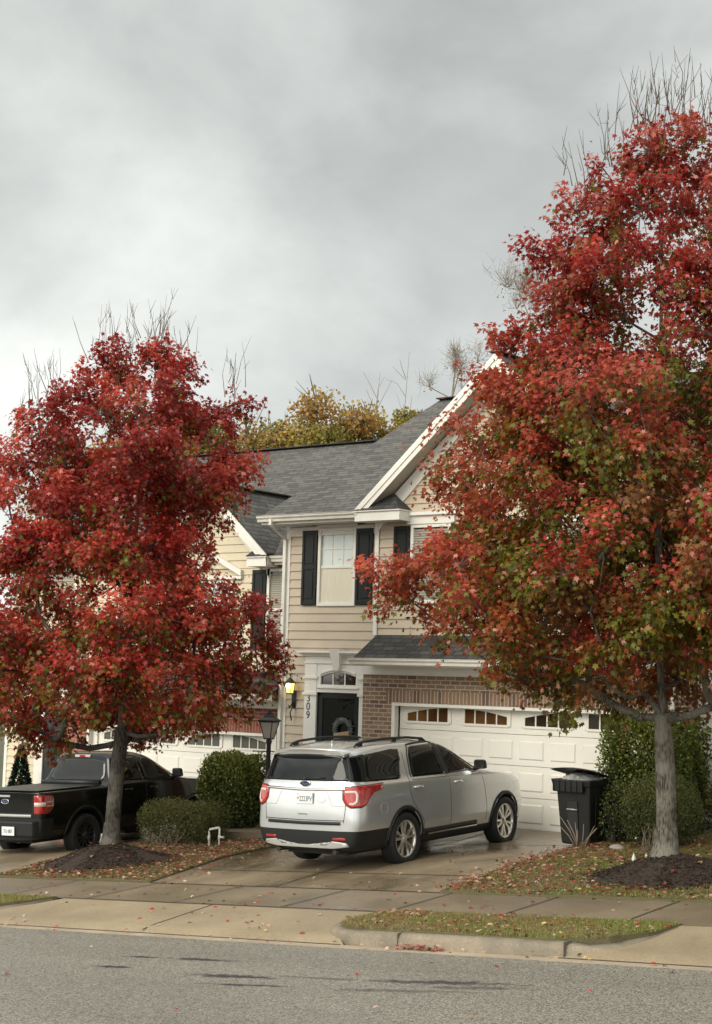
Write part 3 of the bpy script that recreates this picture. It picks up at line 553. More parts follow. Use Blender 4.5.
def house(name, label, x0, x1, dy, dz, siding_m, brick_m, soldier_m, cfg):
    """one attached town house, x0..x1 in world metres; heights are those of the tan house shifted by dz"""
    YE, YG, YB_ = 23.50+dy, 23.25+dy, 23.15+dy; o = Vector(((x0+x1)/2, YE, -2.6+dz)); root = empty(name, o); tag(root, label, 'house', 'attached town houses in a row')
    zE = 3.09+dz; ye = 23.05+dy; yr = 29.26+dy; zr = zE+(yr-ye)*SL; xe = cfg['xe']; gx0, gx1 = cfg['garage']; ww = cfg['gable']; ent = cfg.get('entry')
    # ---- structural walls behind the cladding
    mb = MB(o); mb.box(x0+.02, x1-.02, YE+.04, 35+dy, -3.6+dz, 2.9+dz)
    mb.face([(x0+.02, ye, zE-.1), (x0+.02, yr, zr-.1), (x0+.02, 2*yr-ye, zE-.1)]); mb.face([(x1-.02, ye, zE-.1), (x1-.02, yr, zr-.1), (x1-.02, 2*yr-ye, zE-.1)])
    mb.box(xe, x1-.03, YG+.03, YE+.03, -.40+dz, 2.9+dz); mb.v = mb.v; 
    mb.build('wall', siding_m, root, recalc=True)
    # ---- entry bay cladding
    holes = list(cfg['win_holes'])
    s_ = MB(o); siding(s_, x0+.08, xe, -2.76+dz, 2.86+dz, YE, holes)
    cx, half = ww; zge = 3.12+dz
    gt = (lambda z: (cx-(half-.25)+max(0, (z-2.9-dz))/GS, cx+(half-.25)-max(0, (z-2.9-dz))/GS)) 
    siding(s_, xe+.07, x1-.07, .75+dz, 2.86+dz, YG, holes)
    siding(s_, cx-half, cx+half, 2.86+dz, zge+half*GS-.3, YG, [], top=lambda z: (cx-half+.14+(z-zge+.25)/GS*1.0, cx+half-.14-(z-zge+.25)/GS))
    s_.build('siding', siding_m, root, recalc=False)
    mb = MB(o); mb.face([(cx-half+.1, YG+.02, 2.8+dz), (cx+half-.1, YG+.02, 2.8+dz), (cx, YG+.02, zge+half*GS-.15)]); mb.build('gable_wall', siding_m, root)
    # corner posts and frieze
    mb = MB(o); mb.box(x0, x0+.09, YE-.03, YE+.06, -2.8+dz, 2.86+dz); mb.box(xe-.03, xe+.055, YG-.035, YG+.0, .78+dz, 2.86+dz); mb.box(xe-.03, xe-.0, YG, YE+.02, .2+dz, 2.86+dz); mb.box(x1-.075, x1-.005, YG-.03, YG+.02, .78+dz, 2.86+dz)
    mb.box(x0+.09, xe-.032, YE-.03, YE+.02, 2.70+dz, 2.87+dz); mb.build('corner_board', M['trim'], root)
    # ---- roofs
    rf = MB(o)
    zg_ = 3.12+dz; yv_ = ye+(zg_-zE)/SL; ybk = ye+(zg_+ww[1]*GS-zE)/SL
    slab(rf, [(x0-.3, ye-.02, zE-.01), (ww[0]-ww[1], ye-.02, zE-.01), (ww[0]-ww[1], yv_, zg_), (ww[0], ybk, zg_+ww[1]*GS), (ww[0]+ww[1], yv_, zg_), (ww[0]+ww[1], ye-.02, zE-.01), (x1+.02, ye-.02, zE-.01), (x1+.02, yr, zr), (x0-.3, yr, zr)]); slab(rf, [(x0-.3, yr, zr), (x1+.02, yr, zr), (x1+.02, 2*yr-ye, zE), (x0-.3, 2*yr-ye, zE)])
    rf.beam((x0-.32, yr, zr+.015), (x1+.02, yr, zr+.015), .3, .025, up=(0, 0, 1), m=1)
    zp = gable(rf, cx, half, 22.85+dy, zge, ye, zE, None, root, o, YG, None)
    roof = rf.build('roof', [M['shingle'], M['shingle_dark']], root, recalc=False)
    mb = MB(o); mb.box(x0-.3, cx-half-.05, ye-.02, ye+.0, 2.9+dz, 3.05+dz); mb.face([(x0-.3, ye, 2.905+dz), (cx-half, ye, 2.905+dz), (cx-half, YE, 2.905+dz), (x0-.3, YE, 2.905+dz)])
    mb.hexa([(x0-.32, ye, zE-.17), (x0-.3, ye, zE-.17), (x0-.3, yr, zr-.17), (x0-.32, yr, zr-.17), (x0-.32, ye, zE-.02), (x0-.3, ye, zE-.02), (x0-.3, yr, zr-.02), (x0-.32, yr, zr-.02)])
    if x1-(cx+half) > .1:
        mb.box(cx+half+.05, x1, ye-.02, ye+.0, 2.9+dz, 3.05+dz); mb.face([(cx+half, ye, 2.905+dz), (x1, ye, 2.905+dz), (x1, YG, 2.905+dz), (cx+half, YG, 2.905+dz)])
    mb.build('fascia', M['trim'], root)
    if cx-half-(x0-.3) > .3: gutter(root, x0-.34, cx-half-.02, ye-.022, 3.065+dz, o)
    if x1-(cx+half) > .1: gutter(root, cx+half+.02, x1, ye-.022, 3.065+dz, o)
    # eave returns with little shingled caps
    rl = cfg.get('ret', 1.0)
    for s in (-1, 1):
        a = cx+s*half; b = cx+s*(half-rl); lo, hi = min(a, b), max(a, b); mb = MB(o)
        mb.box(lo, hi, 22.83+dy, YG-.001, 2.86+dz, 3.03+dz, 0); mb.box(lo-.02, hi+.02, 22.80+dy, YG-.001, 3.031+dz, 3.055+dz, 0)
        tipx = cx+s*(half-.62*rl); A = [(lo-.01, 22.79+dy, 3.058+dz), (hi+.01, 22.79+dy, 3.058+dz), (hi+.01, YG-.002, 3.058+dz), (lo-.01, YG-.002, 3.058+dz)]; T = (tipx, YG-.05, 3.40+dz)
        for i in range(4): mb.face([A[i], A[(i+1) % 4], T], 1)
        mb.build('eave_return', [M['trim'], M['shingle_dark']], root)
    # ---- brick garage front
    zl = -.43+dz; mb = MB(o); zt = .06+dz
    mb.box(xe-.17, gx0, YB_, YG+.02, -3.4+dz, zl); mb.box(gx1, x1-.01, YB_, YG+.02, -3.4+dz, zl); mb.box(xe-.17, x1-.01, YB_, YG+.02, zl+.2205, zt)
    mb.box(xe-.17, xe-.04, YG+.02, YE+.02, -3.4+dz, zt)
    mb.box(xe-.17, gx0-.12, YB_, YG+.02, zl, zl+.2195); mb.box(gx1+.12, x1-.01, YB_, YG+.02, zl, zl+.2195)
    mb.build('brick_wall', brick_m, root)
    mb = MB(o); mb.box(gx0-.118, gx1+.118, YB_-.008, YG+.02, zl+.0005, zl+.219); mb.build('soldier_course', soldier_m, root)
    # shed roof over the garage
    xa, xb = xe+.05, x1+.0; rf = MB(o); slab(rf, [(xa, 22.53+dy, .36+dz), (xb, 22.53+dy, .36+dz), (xb, YG-.0, .80+dz), (xa, YG-.0, .80+dz)]); rf.build('garage_roof', [M['shingle_dark'], M['shingle_dark']], root, recalc=False)
    mb = MB(o); mb.box(xa, xb, 22.53+dy, 22.55+dy, .21+dz, .33+dz); mb.face([(xa, 22.55+dy, .23+dz), (xb, 22.55+dy, .23+dz), (xb, YB_, .23+dz), (xa, YB_, .23+dz)])
    mb.box(xe-.17, x1-.01, YB_-.03, YB_+.03, zt+.001, .229+dz); mb.face([(xa, 22.53+dy, .23+dz), (xa, YG, .23+dz), (xa, YG, .78+dz), (xa, 22.53+dy, .345+dz)]); mb.build('garage_eave', M['trim'], root)
    gutter(root, xa-.03, xb, 22.528+dy, .35+dz, o)
    # jambs and door
    Yd = 23.33+dy; mb = MB(o); t_ = .2
    mb.box(gx0, gx0+.07, YB_+.004, Yd-.002, -2.56+dz, zl-.001); mb.box(gx1-.07, gx1, YB_+.004, Yd-.002, -2.56+dz, zl-.001); mb.box(gx0+.07, gx1-.07, YB_+.004, Yd-.002, zl-.06, zl-.001)
    mb.box(gx0+.07, cfg['gd'][0]-.002, Yd-.05, Yd+.03, -2.56+dz, zl-.06); mb.box(cfg['gd'][1]+.002, gx1-.07, Yd-.05, Yd+.03, -2.56+dz, zl-.06)
    mb.build('garage_frame', M['trim'], root)
    garage_door(root, cfg['gd'][0], cfg['gd'][1], -2.50+dz, -.37+dz, Yd, o, cfg['glass'])
    mb = MB(o); mb.box(gx0, gx1, Yd-.02, Yd+.3, -2.6+dz, -2.502+dz); mb.build('garage_sill', M['kerb'], root)
    return root, o
XE = -16.62
am, dk = M['amber_glass'], M['dark_glass']
h1, o1 = house('town_house', 'tan sided town house with dark shutters and tan brick around its white garage door', -18.95, -10.41, 0, 0, M['siding_tan'], M['brick_tan'], M['brick_tan_soldier'],
    dict(xe=XE, garage=(-16.14, -10.98), gable=(-13.9, 2.95), gd=(-16.07, -11.19), glass=[am, am, dk, dk], ret=1.0,
         win_holes=[(-18.17, -17.27, 1.34, 2.9), (-15.87, -14.97, 1.33, 3.0), (-13.05, -12.15, 1.33, 3.0), (-18.4, -16.92, -2.6, .45)]))
Y1, YG1 = 23.5, 23.25
window(h1, -18.17, -17.27, 1.34, 2.835, Y1, o1)
shutter(h1, -18.55, -18.19, 1.36, 2.80, Y1-.012, o1); shutter(h1, -17.25, -16.87, 1.36, 2.80, Y1-.012, o1)
for a in (-15.85, -13.05):
    window(h1, a, a+.87, 1.36, 2.80, YG1, o1, kind='blind', grid=False)
    shutter(h1, a-.37, a-.01, 1.38, 2.78, YG1-.012, o1); shutter(h1, a+.88, a+1.24, 1.38, 2.78, YG1-.012, o1)
    mb = MB(o1); mb.box(a-.08, a+.95, YG1-.06, YG1-.018, 2.805, 2.96); mb.box(a-.14, a+1.01, YG1-.11, YG1-.018, 2.961, 3.02); mb.build('window_header', M['trim'], h1)
mb = MB(o1); mb.box(-18.2, -17.24, Y1-.055, Y1-.018, 2.85, 2.9); mb.build('window_header', M['trim'], h1)
# entry: surround, transom, door
dx0, dx1 = -18.05, -17.12; zf, zt_ = -2.41, -.31
mb = MB(o1); yy = Y1
mb.box(-18.38, -18.09, yy-.07, yy+.0, -2.44, .24); mb.box(-17.08, -16.87, yy-.07, yy, -2.44, .24)      # pilasters
mb.box(-18.41, -18.06, yy-.095, yy-.0705, -.36, -.30); mb.box(-17.11, -16.865, yy-.095, yy-.0705, -.36, -.30); mb.box(-18.41, -18.06, yy-.095, yy-.0705, -.05, .0); mb.box(-17.11, -16.865, yy-.095, yy-.0705, -.05, .0)
mb.box(-18.09, -17.08, yy-.06, yy, -.30, -.235); mb.box(-18.07, -17.10, yy-.085, yy-.0605, -.225, -.19)
mb.box(-18.40, -16.865, yy-.085, yy, .241, .275)                                                        # moulding
mb.box(-18.38, -16.865, yy-.068, yy, .2755, .38)
for i, (e_, z0_, z1_) in enumerate(((.03, .38, .41), (.07, .41, .44), (.12, .44, .475))): mb.box(-18.38-e_, -16.865, yy-.08-e_, yy, z0_+.0005, z1_)
n = 14; ax0, ax1 = -18.0, -17.17; zb_, za_ = -.15, -.0      # spandrel round the arched transom
arc = [(ax0+(ax1-ax0)*i/n, za_+.085*math.sin(math.pi*i/n)) for i in range(n+1)]
for (xa, ya), (xb, yb) in zip(arc[:-1], arc[1:]):
    mb.face([(xa, yy-.06, ya), (xb, yy-.06, yb), (xb, yy-.06, .2405), (xa, yy-.06, .2405)]); mb.face([(xa, yy-.06, ya), (xb, yy-.06, yb), (xb, yy, yb), (xa, yy, ya)])
    mb.hexa([(xa, yy-.085, ya+.035), (xb, yy-.085, yb+.035), (xb, yy-.061, yb+.035), (xa, yy-.061, ya+.035), (xa, yy-.085, ya+.07), (xb, yy-.085, yb+.07), (xb, yy-.061, yb+.07), (xa, yy-.061, ya+.07)])
mb.box(-18.09, ax0, yy-.06, yy, -.235, .2405); mb.box(ax1, -17.08, yy-.06, yy, -.235, .2405); mb.box(ax0, ax1, yy-.06, yy, -.235, zb_)
mb.hexa([(-17.65, yy-.135, .11), (-17.52, yy-.135, .11), (-17.52, yy-.05, .11), (-17.65, yy-.05, .11), (-17.71, yy-.215, .52), (-17.46, yy-.215, .52), (-17.46, yy-.05, .52), (-17.71, yy-.05, .52)])
sur = mb.build('door_surround', M['trim'], h1, bevel=.005)
mb = MB(o1)
for (xa, ya), (xb, yb) in zip(arc[:-1], arc[1:]): mb.face([(xa, yy-.02, zb_), (xb, yy-.02, zb_), (xb, yy-.02, yb), (xa, yy-.02, ya)])
tr = mb.build('transom', M['dark_glass'], h1); mb = MB(o1)
for t in (1/3, 2/3): x = ax0+(ax1-ax0)*t; mb.box(x-.012, x+.012, yy-.035, yy-.021, zb_, za_+.085)
mb.build('muntin', M['trim'], tr)
mb = MB(o1); mb.box(dx0-.04, dx0+.0, yy-.03, yy, zf, -.30); mb.box(dx1, dx1+.04, yy-.03, yy, zf, -.30)
mb.box(dx0, dx0+.09, yy-.025, yy-.002, zf, zt_); mb.box(dx1-.09, dx1, yy-.025, yy-.002, zf, zt_); mb.box(dx0+.09, dx1-.09, yy-.025, yy-.002, zt_-.1, zt_); mb.box(dx0+.09, dx1-.09, yy-.025, yy-.002, zf, zf+.2)
dr_ = mb.build('door', M['door_black'], h1, bevel=.004)
mb = MB(o1); mb.box(dx0+.09, dx1-.09, yy-.012, yy-.008, zf+.2, zt_-.1); mb.build('pane', M['tint'], dr_)
mb = MB(o1); mb.tube([(dx0+.05, yy-.03, -1.42), (dx0+.05, yy-.075, -1.42)], .012); mb.tube([(dx0+.05, yy-.075, -1.42), (dx0+.16, yy-.08, -1.42)], .011); mb.build('handle', M['chrome'], dr_)
def text(body, size, loc, rot, mt, parent, name, ext=.002, origin=(0, 0, 0), align='CENTER', sxy=(1, 1), shear=0):
    c = bpy.data.curves.new(name, 'FONT'); c.body = body; c.size = size; c.extrude = ext; c.align_x = align; c.align_y = 'CENTER'; c.shear = shear
    ob = bpy.data.objects.new(name, c); COL.objects.link(ob); bpy.context.view_layer.update()
    me = bpy.data.meshes.new_from_object(ob.evaluated_get(bpy.context.evaluated_depsgraph_get())); bpy.data.objects.remove(ob)
    me.materials.clear(); me.materials.append(mt); o2 = bpy.data.objects.new(name, me); COL.objects.link(o2)
    from mathutils import Euler
    me.transform(Matrix.Translation(Vector(loc)-Vector(origin)) @ Euler(rot).to_matrix().to_4x4() @ Matrix.Diagonal((sxy[0], sxy[1], 1, 1)))
    o2.parent = parent; return o2
for ch, z in (('3', -.42), ('0', -.58), ('9', -.74)): text(ch, .20, (-18.27, yy-.074, z), (R(90), 0, 0), M['black_metal'], h1, 'house_number', origin=o1)
mb = MB(o1); mb.box(-18.31, -18.26, yy-.095, yy-.0705, -1.52, -1.38); mb.build('doorbell', M['black_metal'], h1, bevel=.006)
# lit wall lantern
mb = MB(o1); lx, ly = -18.66, yy-.16
mb.box(lx-.05, lx+.05, yy-.035, yy-.018, -.62, -.28); mb.tube([(lx, yy-.04, -.5), (lx, ly, -.62), (lx, ly-.02, -.56)], .012); mb.tube([(lx, yy-.04, -.54), (lx-.01, ly+.04, -.72), (lx+.0, ly+.08, -.86)], .012)
mb.lathe([(.0, -.02), (.03, -.05), (.075, -.10), (.115, -.13), (.115, -.145), (.0, -.146)], (lx, ly, -.0), n=8, smooth=False); mb.tube([(lx, ly, -.02), (lx, ly, .05)], [.014, .004]); mb.lathe([(.0, -.36), (.05, -.36), (.075, -.335), (.0, -.33)], (lx, ly, 0), n=8, smooth=False)
for k in range(4):
    a = math.pi/4+k*math.pi/2; mb.tube([(lx+.098*math.cos(a), ly+.098*math.sin(a), -.14), (lx+.07*math.cos(a), ly+.07*math.sin(a), -.335)], .006, n=5)
wl = mb.build('wall_lantern', M['black_metal'], h1)
mb = MB(o1); mb.lathe([(.092, -.147), (.062, -.332)], (lx, ly, 0), n=8, smooth=False); mb.build('lantern_glass', M['lamp_lit'], wl)
mb = MB(o1); mb.ico((lx+.03, ly-.095, -.20), (.042, .03, .05)); mb.build('bulb', M['bulb'], wl)
downspout(h1, -18.97, Y1-.0, 3.0, -2.75, o1, side=-1, reach=.55); downspout(h1, -10.62, 23.15, .24, -2.5, o1, elbow=False)
downspout(h1, -16.78, Y1-.0, 2.86, .78, o1, elbow=False) if False else None
h2, o2 = house('town_house', 'cream sided town house with red brick garage front behind the red maple and black pickup', -27.6, -18.98, .65, -.72, M['siding_cream'], M['brick_red'], M['brick_red_soldier'],
    dict(xe=-25.25, garage=(-24.62, -19.33), gable=(-21.15, 1.67), gd=(-24.42, -19.54), glass=mat('grey_pane', (.10, .10, .085), .06, spec=.7), ret=.5,
         win_holes=[(-19.78, -19.02, .55, 2.1), (-21.7, -20.6, .55, 2.2), (-26.8, -25.9, .6, 2.1), (-26.6, -25.3, -3.4, -.5)]))
Y2, YG2 = 24.15, 23.90
window(h2, -19.75, -19.05, .48, 2.12, YG2, o2, kind='blind', grid=False); shutter(h2, -20.13, -19.77, .5, 2.1, YG2-.012, o2)
window(h2, -21.65, -20.65, .48, 1.9, YG2, o2); window(h2, -24.3, -23.4, .48, 2.0, YG2, o2)
mb = MB(o2)      # low pediment over the window under the gable
for s in (-1, 1): mb.hexa([(-21.15+s*.75, YG2-.1, 1.98), (-21.15, YG2-.1, 2.33), (-21.15, YG2-.02, 2.33), (-21.15+s*.75, YG2-.02, 1.98), (-21.15+s*.75, YG2-.1, 2.10), (-21.15, YG2-.1, 2.45), (-21.15, YG2-.02, 2.45), (-21.15+s*.75, YG2-.02, 2.10)])
mb.box(-21.9, -20.4, YG2-.09, YG2-.02, 1.92, 1.975); mb.build('pediment', M['trim'], h2)
mb = MB(o2); zf2 = -3.1
mb.box(-26.55, -26.28, Y2-.07, Y2, zf2, -.42); mb.box(-25.40, -25.27, Y2-.07, Y2, zf2, -.42); mb.box(-26.6, -25.27, Y2-.09, Y2, -.42, -.1); mb.build('door_surround', M['trim'], h2, bevel=.005)
mb = MB(o2); mb.box(-26.28, -25.40, Y2-.04, Y2-.0, zf2, -.85); mb.box(-26.16, -25.52, Y2-.05, Y2-.041, zf2+1.1, -1.0); mb.box(-26.16, -25.52, Y2-.05, Y2-.041, zf2+.2, zf2+.95); mb.build('door', mat('blue_black_door', (.014, .02, .022), .3), h2)
downspout(h2, -27.0, Y2-.0, 2.3, -2.9, o2, elbow=True)
h3, o3 = house('town_house', 'pale grey sided town house at the right edge behind the tall hedge and right maple', -10.36, -1.9, -.0, .62, M['siding_grey'], M['brick_tan'], M['brick_tan_soldier'],
    dict(xe=-8.15, garage=(-7.7, -2.41), gable=(-6.0, 2.9), gd=(-7.5, -2.62), glass=dk, ret=1.0, win_holes=[(-9.8, -8.9, 1.9, 3.4)]))
window(h3, -9.8, -8.9, 1.95, 3.4, 23.5, o3)
mb = MB((-17.35, 23.4, -1.35)); n_ = 22    # wreath hanging on the door
for k in range(150):
    a = random.uniform(0, 6.283); c = Vector((-17.45+.185*math.cos(a), yy-.055, -.99+.185*math.sin(a))); d = Vector((random.gauss(0, 1), random.gauss(0, .5), random.gauss(0, 1))).normalized()*.085
    s1 = Vector((random.gauss(0, 1), random.gauss(0, 1), random.gauss(0, 1))).cross(d).normalized()*.018; mb.face([c-s1, c+s1, c+d+s1*.3, c+d-s1*.3])
mb.o = Vector((-17.45, yy-.055, -.99)); mb.lathe([(.215, -.02), (.235, 0), (.215, .02), (.185, .03), (.15, .02), (.13, 0), (.15, -.02), (.185, -.025), (.215, -.02)], (-17.45, yy-.055, -.99), axis='y', n=24)
wr = tag(mb.build('wreath', M['wreath']), 'round grey green wreath with a burlap bow hanging on the black front door', 'wreath')
mb = MB(wr.location); mb.hexa([(-17.62, yy-.11, -1.17), (-17.27, yy-.11, -1.11), (-17.27, yy-.075, -1.11), (-17.62, yy-.075, -1.17), (-17.62, yy-.115, -1.06), (-17.27, yy-.115, -1.0), (-17.27, yy-.075, -1.0), (-17.62, yy-.075, -1.06)]); mb.build('bow', M['burlap'], wr, bevel=.01)
def split_loose(ob):
    bm = bmesh.new(); bm.from_mesh(ob.data); bmesh.ops.remove_doubles(bm, verts=bm.verts, dist=1e-5); seen = set(); comps = []
    for v in bm.verts:
        if v.index in seen: continue
        st_ = [v]; cur = set()
        while st_:
            a = st_.pop()
            if a.index in cur: continue
            cur.add(a.index)
            for e_ in a.link_edges:
                b = e_.other_vert(a)
                if b.index not in cur: st_.append(b)
        seen |= cur; comps.append(cur)
    bm.free()
    if len(comps) < 2: return
    for k, c_ in enumerate(comps):
        b2 = bmesh.new(); b2.from_mesh(ob.data); bmesh.ops.remove_doubles(b2, verts=b2.verts, dist=1e-5); b2.verts.ensure_lookup_table()
        bmesh.ops.delete(b2, geom=[v for v in b2.verts if v.index not in c_], context='VERTS'); me_ = bpy.data.meshes.new(ob.data.name); b2.to_mesh(me_); b2.free()
        for mt_ in ob.data.materials: me_.materials.append(mt_)
        o_ = ob.copy(); o_.data = me_; COL.objects.link(o_)
    bpy.data.objects.remove(ob)
bpy.context.view_layer.update()
for ob_ in [o_ for o_ in COL.objects if o_.type == 'MESH' and o_.name.split('.')[0] in ('fascia', 'corner_board', 'muntin', 'rake_board', 'soffit', 'garage_frame', 'reflector')]: split_loose(ob_)
# ------------------------------------------------------------------ vehicles
def shell(stations, rear, front=None, sub=2, creases=()):
    """closed body from cross-sections (half points from the keel to the roof centre), front to rear"""
    bm = bmesh.new(); rows = []
    secs = ([front] if front else [])+stations+rear
    for sct in secs:
        n = len(sct); row = []
        for i, p in enumerate(sct): row.append(bm.verts.new(p))
        mir = [None]*n
        for i, p in enumerate(sct): mir[i] = row[i] if abs(p[0]) < 1e-6 else bm.verts.new((-p[0], p[1], p[2]))
        rows.append((row, mir))
    n = len(secs[0])
    for (r0, m0), (r1, m1) in zip(rows[:-1], rows[1:]):
        for i in range(n-1):
            bm.faces.new((r0[i], r0[i+1], r1[i+1], r1[i])); bm.faces.new((m0[i], m1[i], m1[i+1], m0[i+1]))
    for (r, mi), bul in ((rows[0], .05), (rows[-1], -.035)):      # caps
        cen = [r[0]]
        for i in range(1, n-1): cen.append(bm.verts.new((0, r[i].co.y+bul, r[i].co.z)))
        cen.append(r[n-1])
        for i in range(n-1):
            for side in (r, mi):
                f = [side[i], side[i+1], cen[i+1], cen[i]]; f = list(dict.fromkeys(f))
                if len(f) >= 3: bm.faces.new(f)
    bmesh.ops.recalc_face_normals(bm, faces=bm.faces)
    cl = bm.edges.layers.float.new('crease_edge')
    for (r0, m0), (r1, m1) in zip(rows[:-1], rows[1:]):
        for i, c in creases:
            for a, b in ((r0[i], r1[i]), (m0[i], m1[i])):
                e_ = bm.edges.get((a, b))
                if e_: e_[cl] = c
    me = bpy.data.meshes.new('tmp'); bm.to_mesh(me); bm.free(); ob = bpy.data.objects.new('tmp', me); COL.objects.link(ob)
    sb = ob.modifiers.new('s', 'SUBSURF'); sb.levels = sub; sb.render_levels = sub
    return ob
def apply_obj(ob):
    bpy.context.view_layer.update(); dg = bpy.context.evaluated_depsgraph_get(); me = bpy.data.meshes.new_from_object(ob.evaluated_get(dg)); return me
def finish_shell(ob, cutters):
    objs = []
    for cm in cutters:
        c = cm.build('cut', []); objs.append(c); bo = ob.modifiers.new('b', 'BOOLEAN'); bo.operation = 'DIFFERENCE'; bo.object = c; bo.solver = 'EXACT'
    me = apply_obj(ob)
    for c in objs: bpy.data.objects.remove(c)
    bpy.data.objects.remove(ob); return me
def bvh_of(me):
    bm = bmesh.new(); bm.from_mesh(me); t = BVHTree.FromBMesh(bm); bm.free(); return t
_D = 1/math.sqrt(2)
AX = {'rightcorner': (lambda a, b: (Vector((a*_D+2.5, a*_D-2.5-0, b)), Vector((-_D, _D, 0)))), 'leftcorner': (lambda a, b: (Vector((-a*_D-2.5, a*_D-2.5, b)), Vector((_D, _D, 0)))),
      'right': (lambda a, b: (Vector((2.5, a, b)), Vector((-1, 0, 0)))), 'left': (lambda a, b: (Vector((-2.5, a, b)), Vector((1, 0, 0)))),
      'rear': (lambda a, b: (Vector((a, -3, b)), Vector((0, 1, 0)))), 'front': (lambda a, b: (Vector((a, 6, b)), Vector((0, -1, 0)))), 'top': (lambda a, b: (Vector((a, b, 4)), Vector((0, 0, -1))))}
def onto(tree, axis, a, b, off):
    o_, d = AX[axis](a, b); h = tree.ray_cast(o_, d)
    if h[0] is None: return None
    n = h[1]; n = n if n.dot(d) < 0 else -n
    return h[0]+n*off
def panel(tree, axis, poly, name, mt, parent, off=.004, dens=.05, rings=6, closed=True):
    """a skin panel: polygon in the plane seen along axis, laid onto the body"""
    P = [Vector(p) for p in poly]; pts = []
    for i in range(len(P)):
        a, b = P[i], P[(i+1) % len(P)]; k = max(1, int((b-a).length/dens))
        for j in range(k): pts.append(a.lerp(b, j/k))
    c = sum(pts, Vector((0, 0)))/len(pts); mb = MB(); ring = []
    fr = [1.0, .985]+[1-(i+1)/rings for i in range(rings-1)]
    for r_i, f in enumerate(fr):
        row = []
        for p in pts:
            q = c+(p-c)*f; h = onto(tree, axis, q.x, q.y, -.002 if r_i == 0 else off); row.append(h)
        ring.append(row)
    cen = onto(tree, axis, c.x, c.y, off); n = len(pts)
    if cen is None: return None
    for r0, r1 in zip(ring[:-1], ring[1:]):
        for i in range(n):
            q = [r0[i], r0[(i+1) % n], r1[(i+1) % n], r1[i]]
            if None not in q: mb.face(q, smooth=True)
    for i in range(n):
        q = [ring[-1][i], ring[-1][(i+1) % n], cen]
        if None not in q: mb.face(q, smooth=True)
    ob = mb.build(name, mt, parent, bevel=0)
    bm = bmesh.new(); bm.from_mesh(ob.data); bmesh.ops.remove_doubles(bm, verts=bm.verts, dist=2e-4); bmesh.ops.recalc_face_normals(bm, faces=bm.faces)
    o_, d = AX[axis](0, 1)
    s_ = sum((f.normal.dot(d) for f in bm.faces), 0)
    if s_ > 0: bmesh.ops.reverse_faces(bm, faces=bm.faces)
    bm.to_mesh(ob.data); bm.free(); return ob
def ribbon(tree, axis, line, wid, name, mt, parent, off=.002, closed=False, lift=0):
    """a strip of constant width laid along a line on the body; lift gives it a raised middle"""
    pts = []; L_ = list(line)+([line[0]] if closed else [])
    for a, b in zip(L_[:-1], L_[1:]):
        a, b = Vector(a), Vector(b); k = max(1, int((b-a).length/.04))
        for j in range(k): pts.append(a.lerp(b, j/k))
    pts.append(Vector(L_[-1])); mb = MB(); prev = None
    for i, p in enumerate(pts):
        d = (pts[min(i+1, len(pts)-1)]-pts[max(i-1, 0)]).normalized(); nn = Vector((-d.y, d.x))*wid/2
        row = [onto(tree, axis, *(p+nn*s_), o_) for s_, o_ in ((1, -.001), (.9, off+lift), (0, off+lift*1.15), (-.9, off+lift), (-1, -.001))]
        if prev and None not in row and None not in prev:
            for k in range(4):
                if (prev[k]-row[k]).length < .25: mb.face([prev[k], row[k], row[k+1], prev[k+1]], smooth=True)
        prev = row
    ob = mb.build(name, mt, parent)
    bm = bmesh.new(); bm.from_mesh(ob.data); bmesh.ops.remove_doubles(bm, verts=bm.verts, dist=2e-4); bmesh.ops.recalc_face_normals(bm, faces=bm.faces); bm.to_mesh(ob.data); bm.free(); return ob
def split_body(me, parent, rules, names, mats, bis):
    """cut the shell at planes and hand the faces to several parts by rule"""
    bm = bmesh.new(); bm.from_mesh(me)
    for co, no in bis: bmesh.ops.bisect_plane(bm, geom=bm.verts[:]+bm.edges[:]+bm.faces[:], plane_co=co, plane_no=no, dist=1e-5)
    base = bpy.data.meshes.new('t'); bm.to_mesh(base); bm.free(); res = []
    for k, nm in enumerate(names):
        b2 = bmesh.new(); b2.from_mesh(base); bmesh.ops.delete(b2, geom=[f for f in b2.faces if rules(f.calc_center_median(), f.normal) != k], context='FACES')
        m2 = bpy.data.meshes.new(nm); 
        for f in b2.faces: f.smooth = True
        b2.to_mesh(m2); b2.free(); m2.materials.append(mats[k]); auto_uv(m2); ob = bpy.data.objects.new(nm, m2); COL.objects.link(ob); ob.parent = parent
        md = ob.modifiers.new('w', 'WEIGHTED_NORMAL'); md.keep_sharp = True; res.append(ob)
    return res
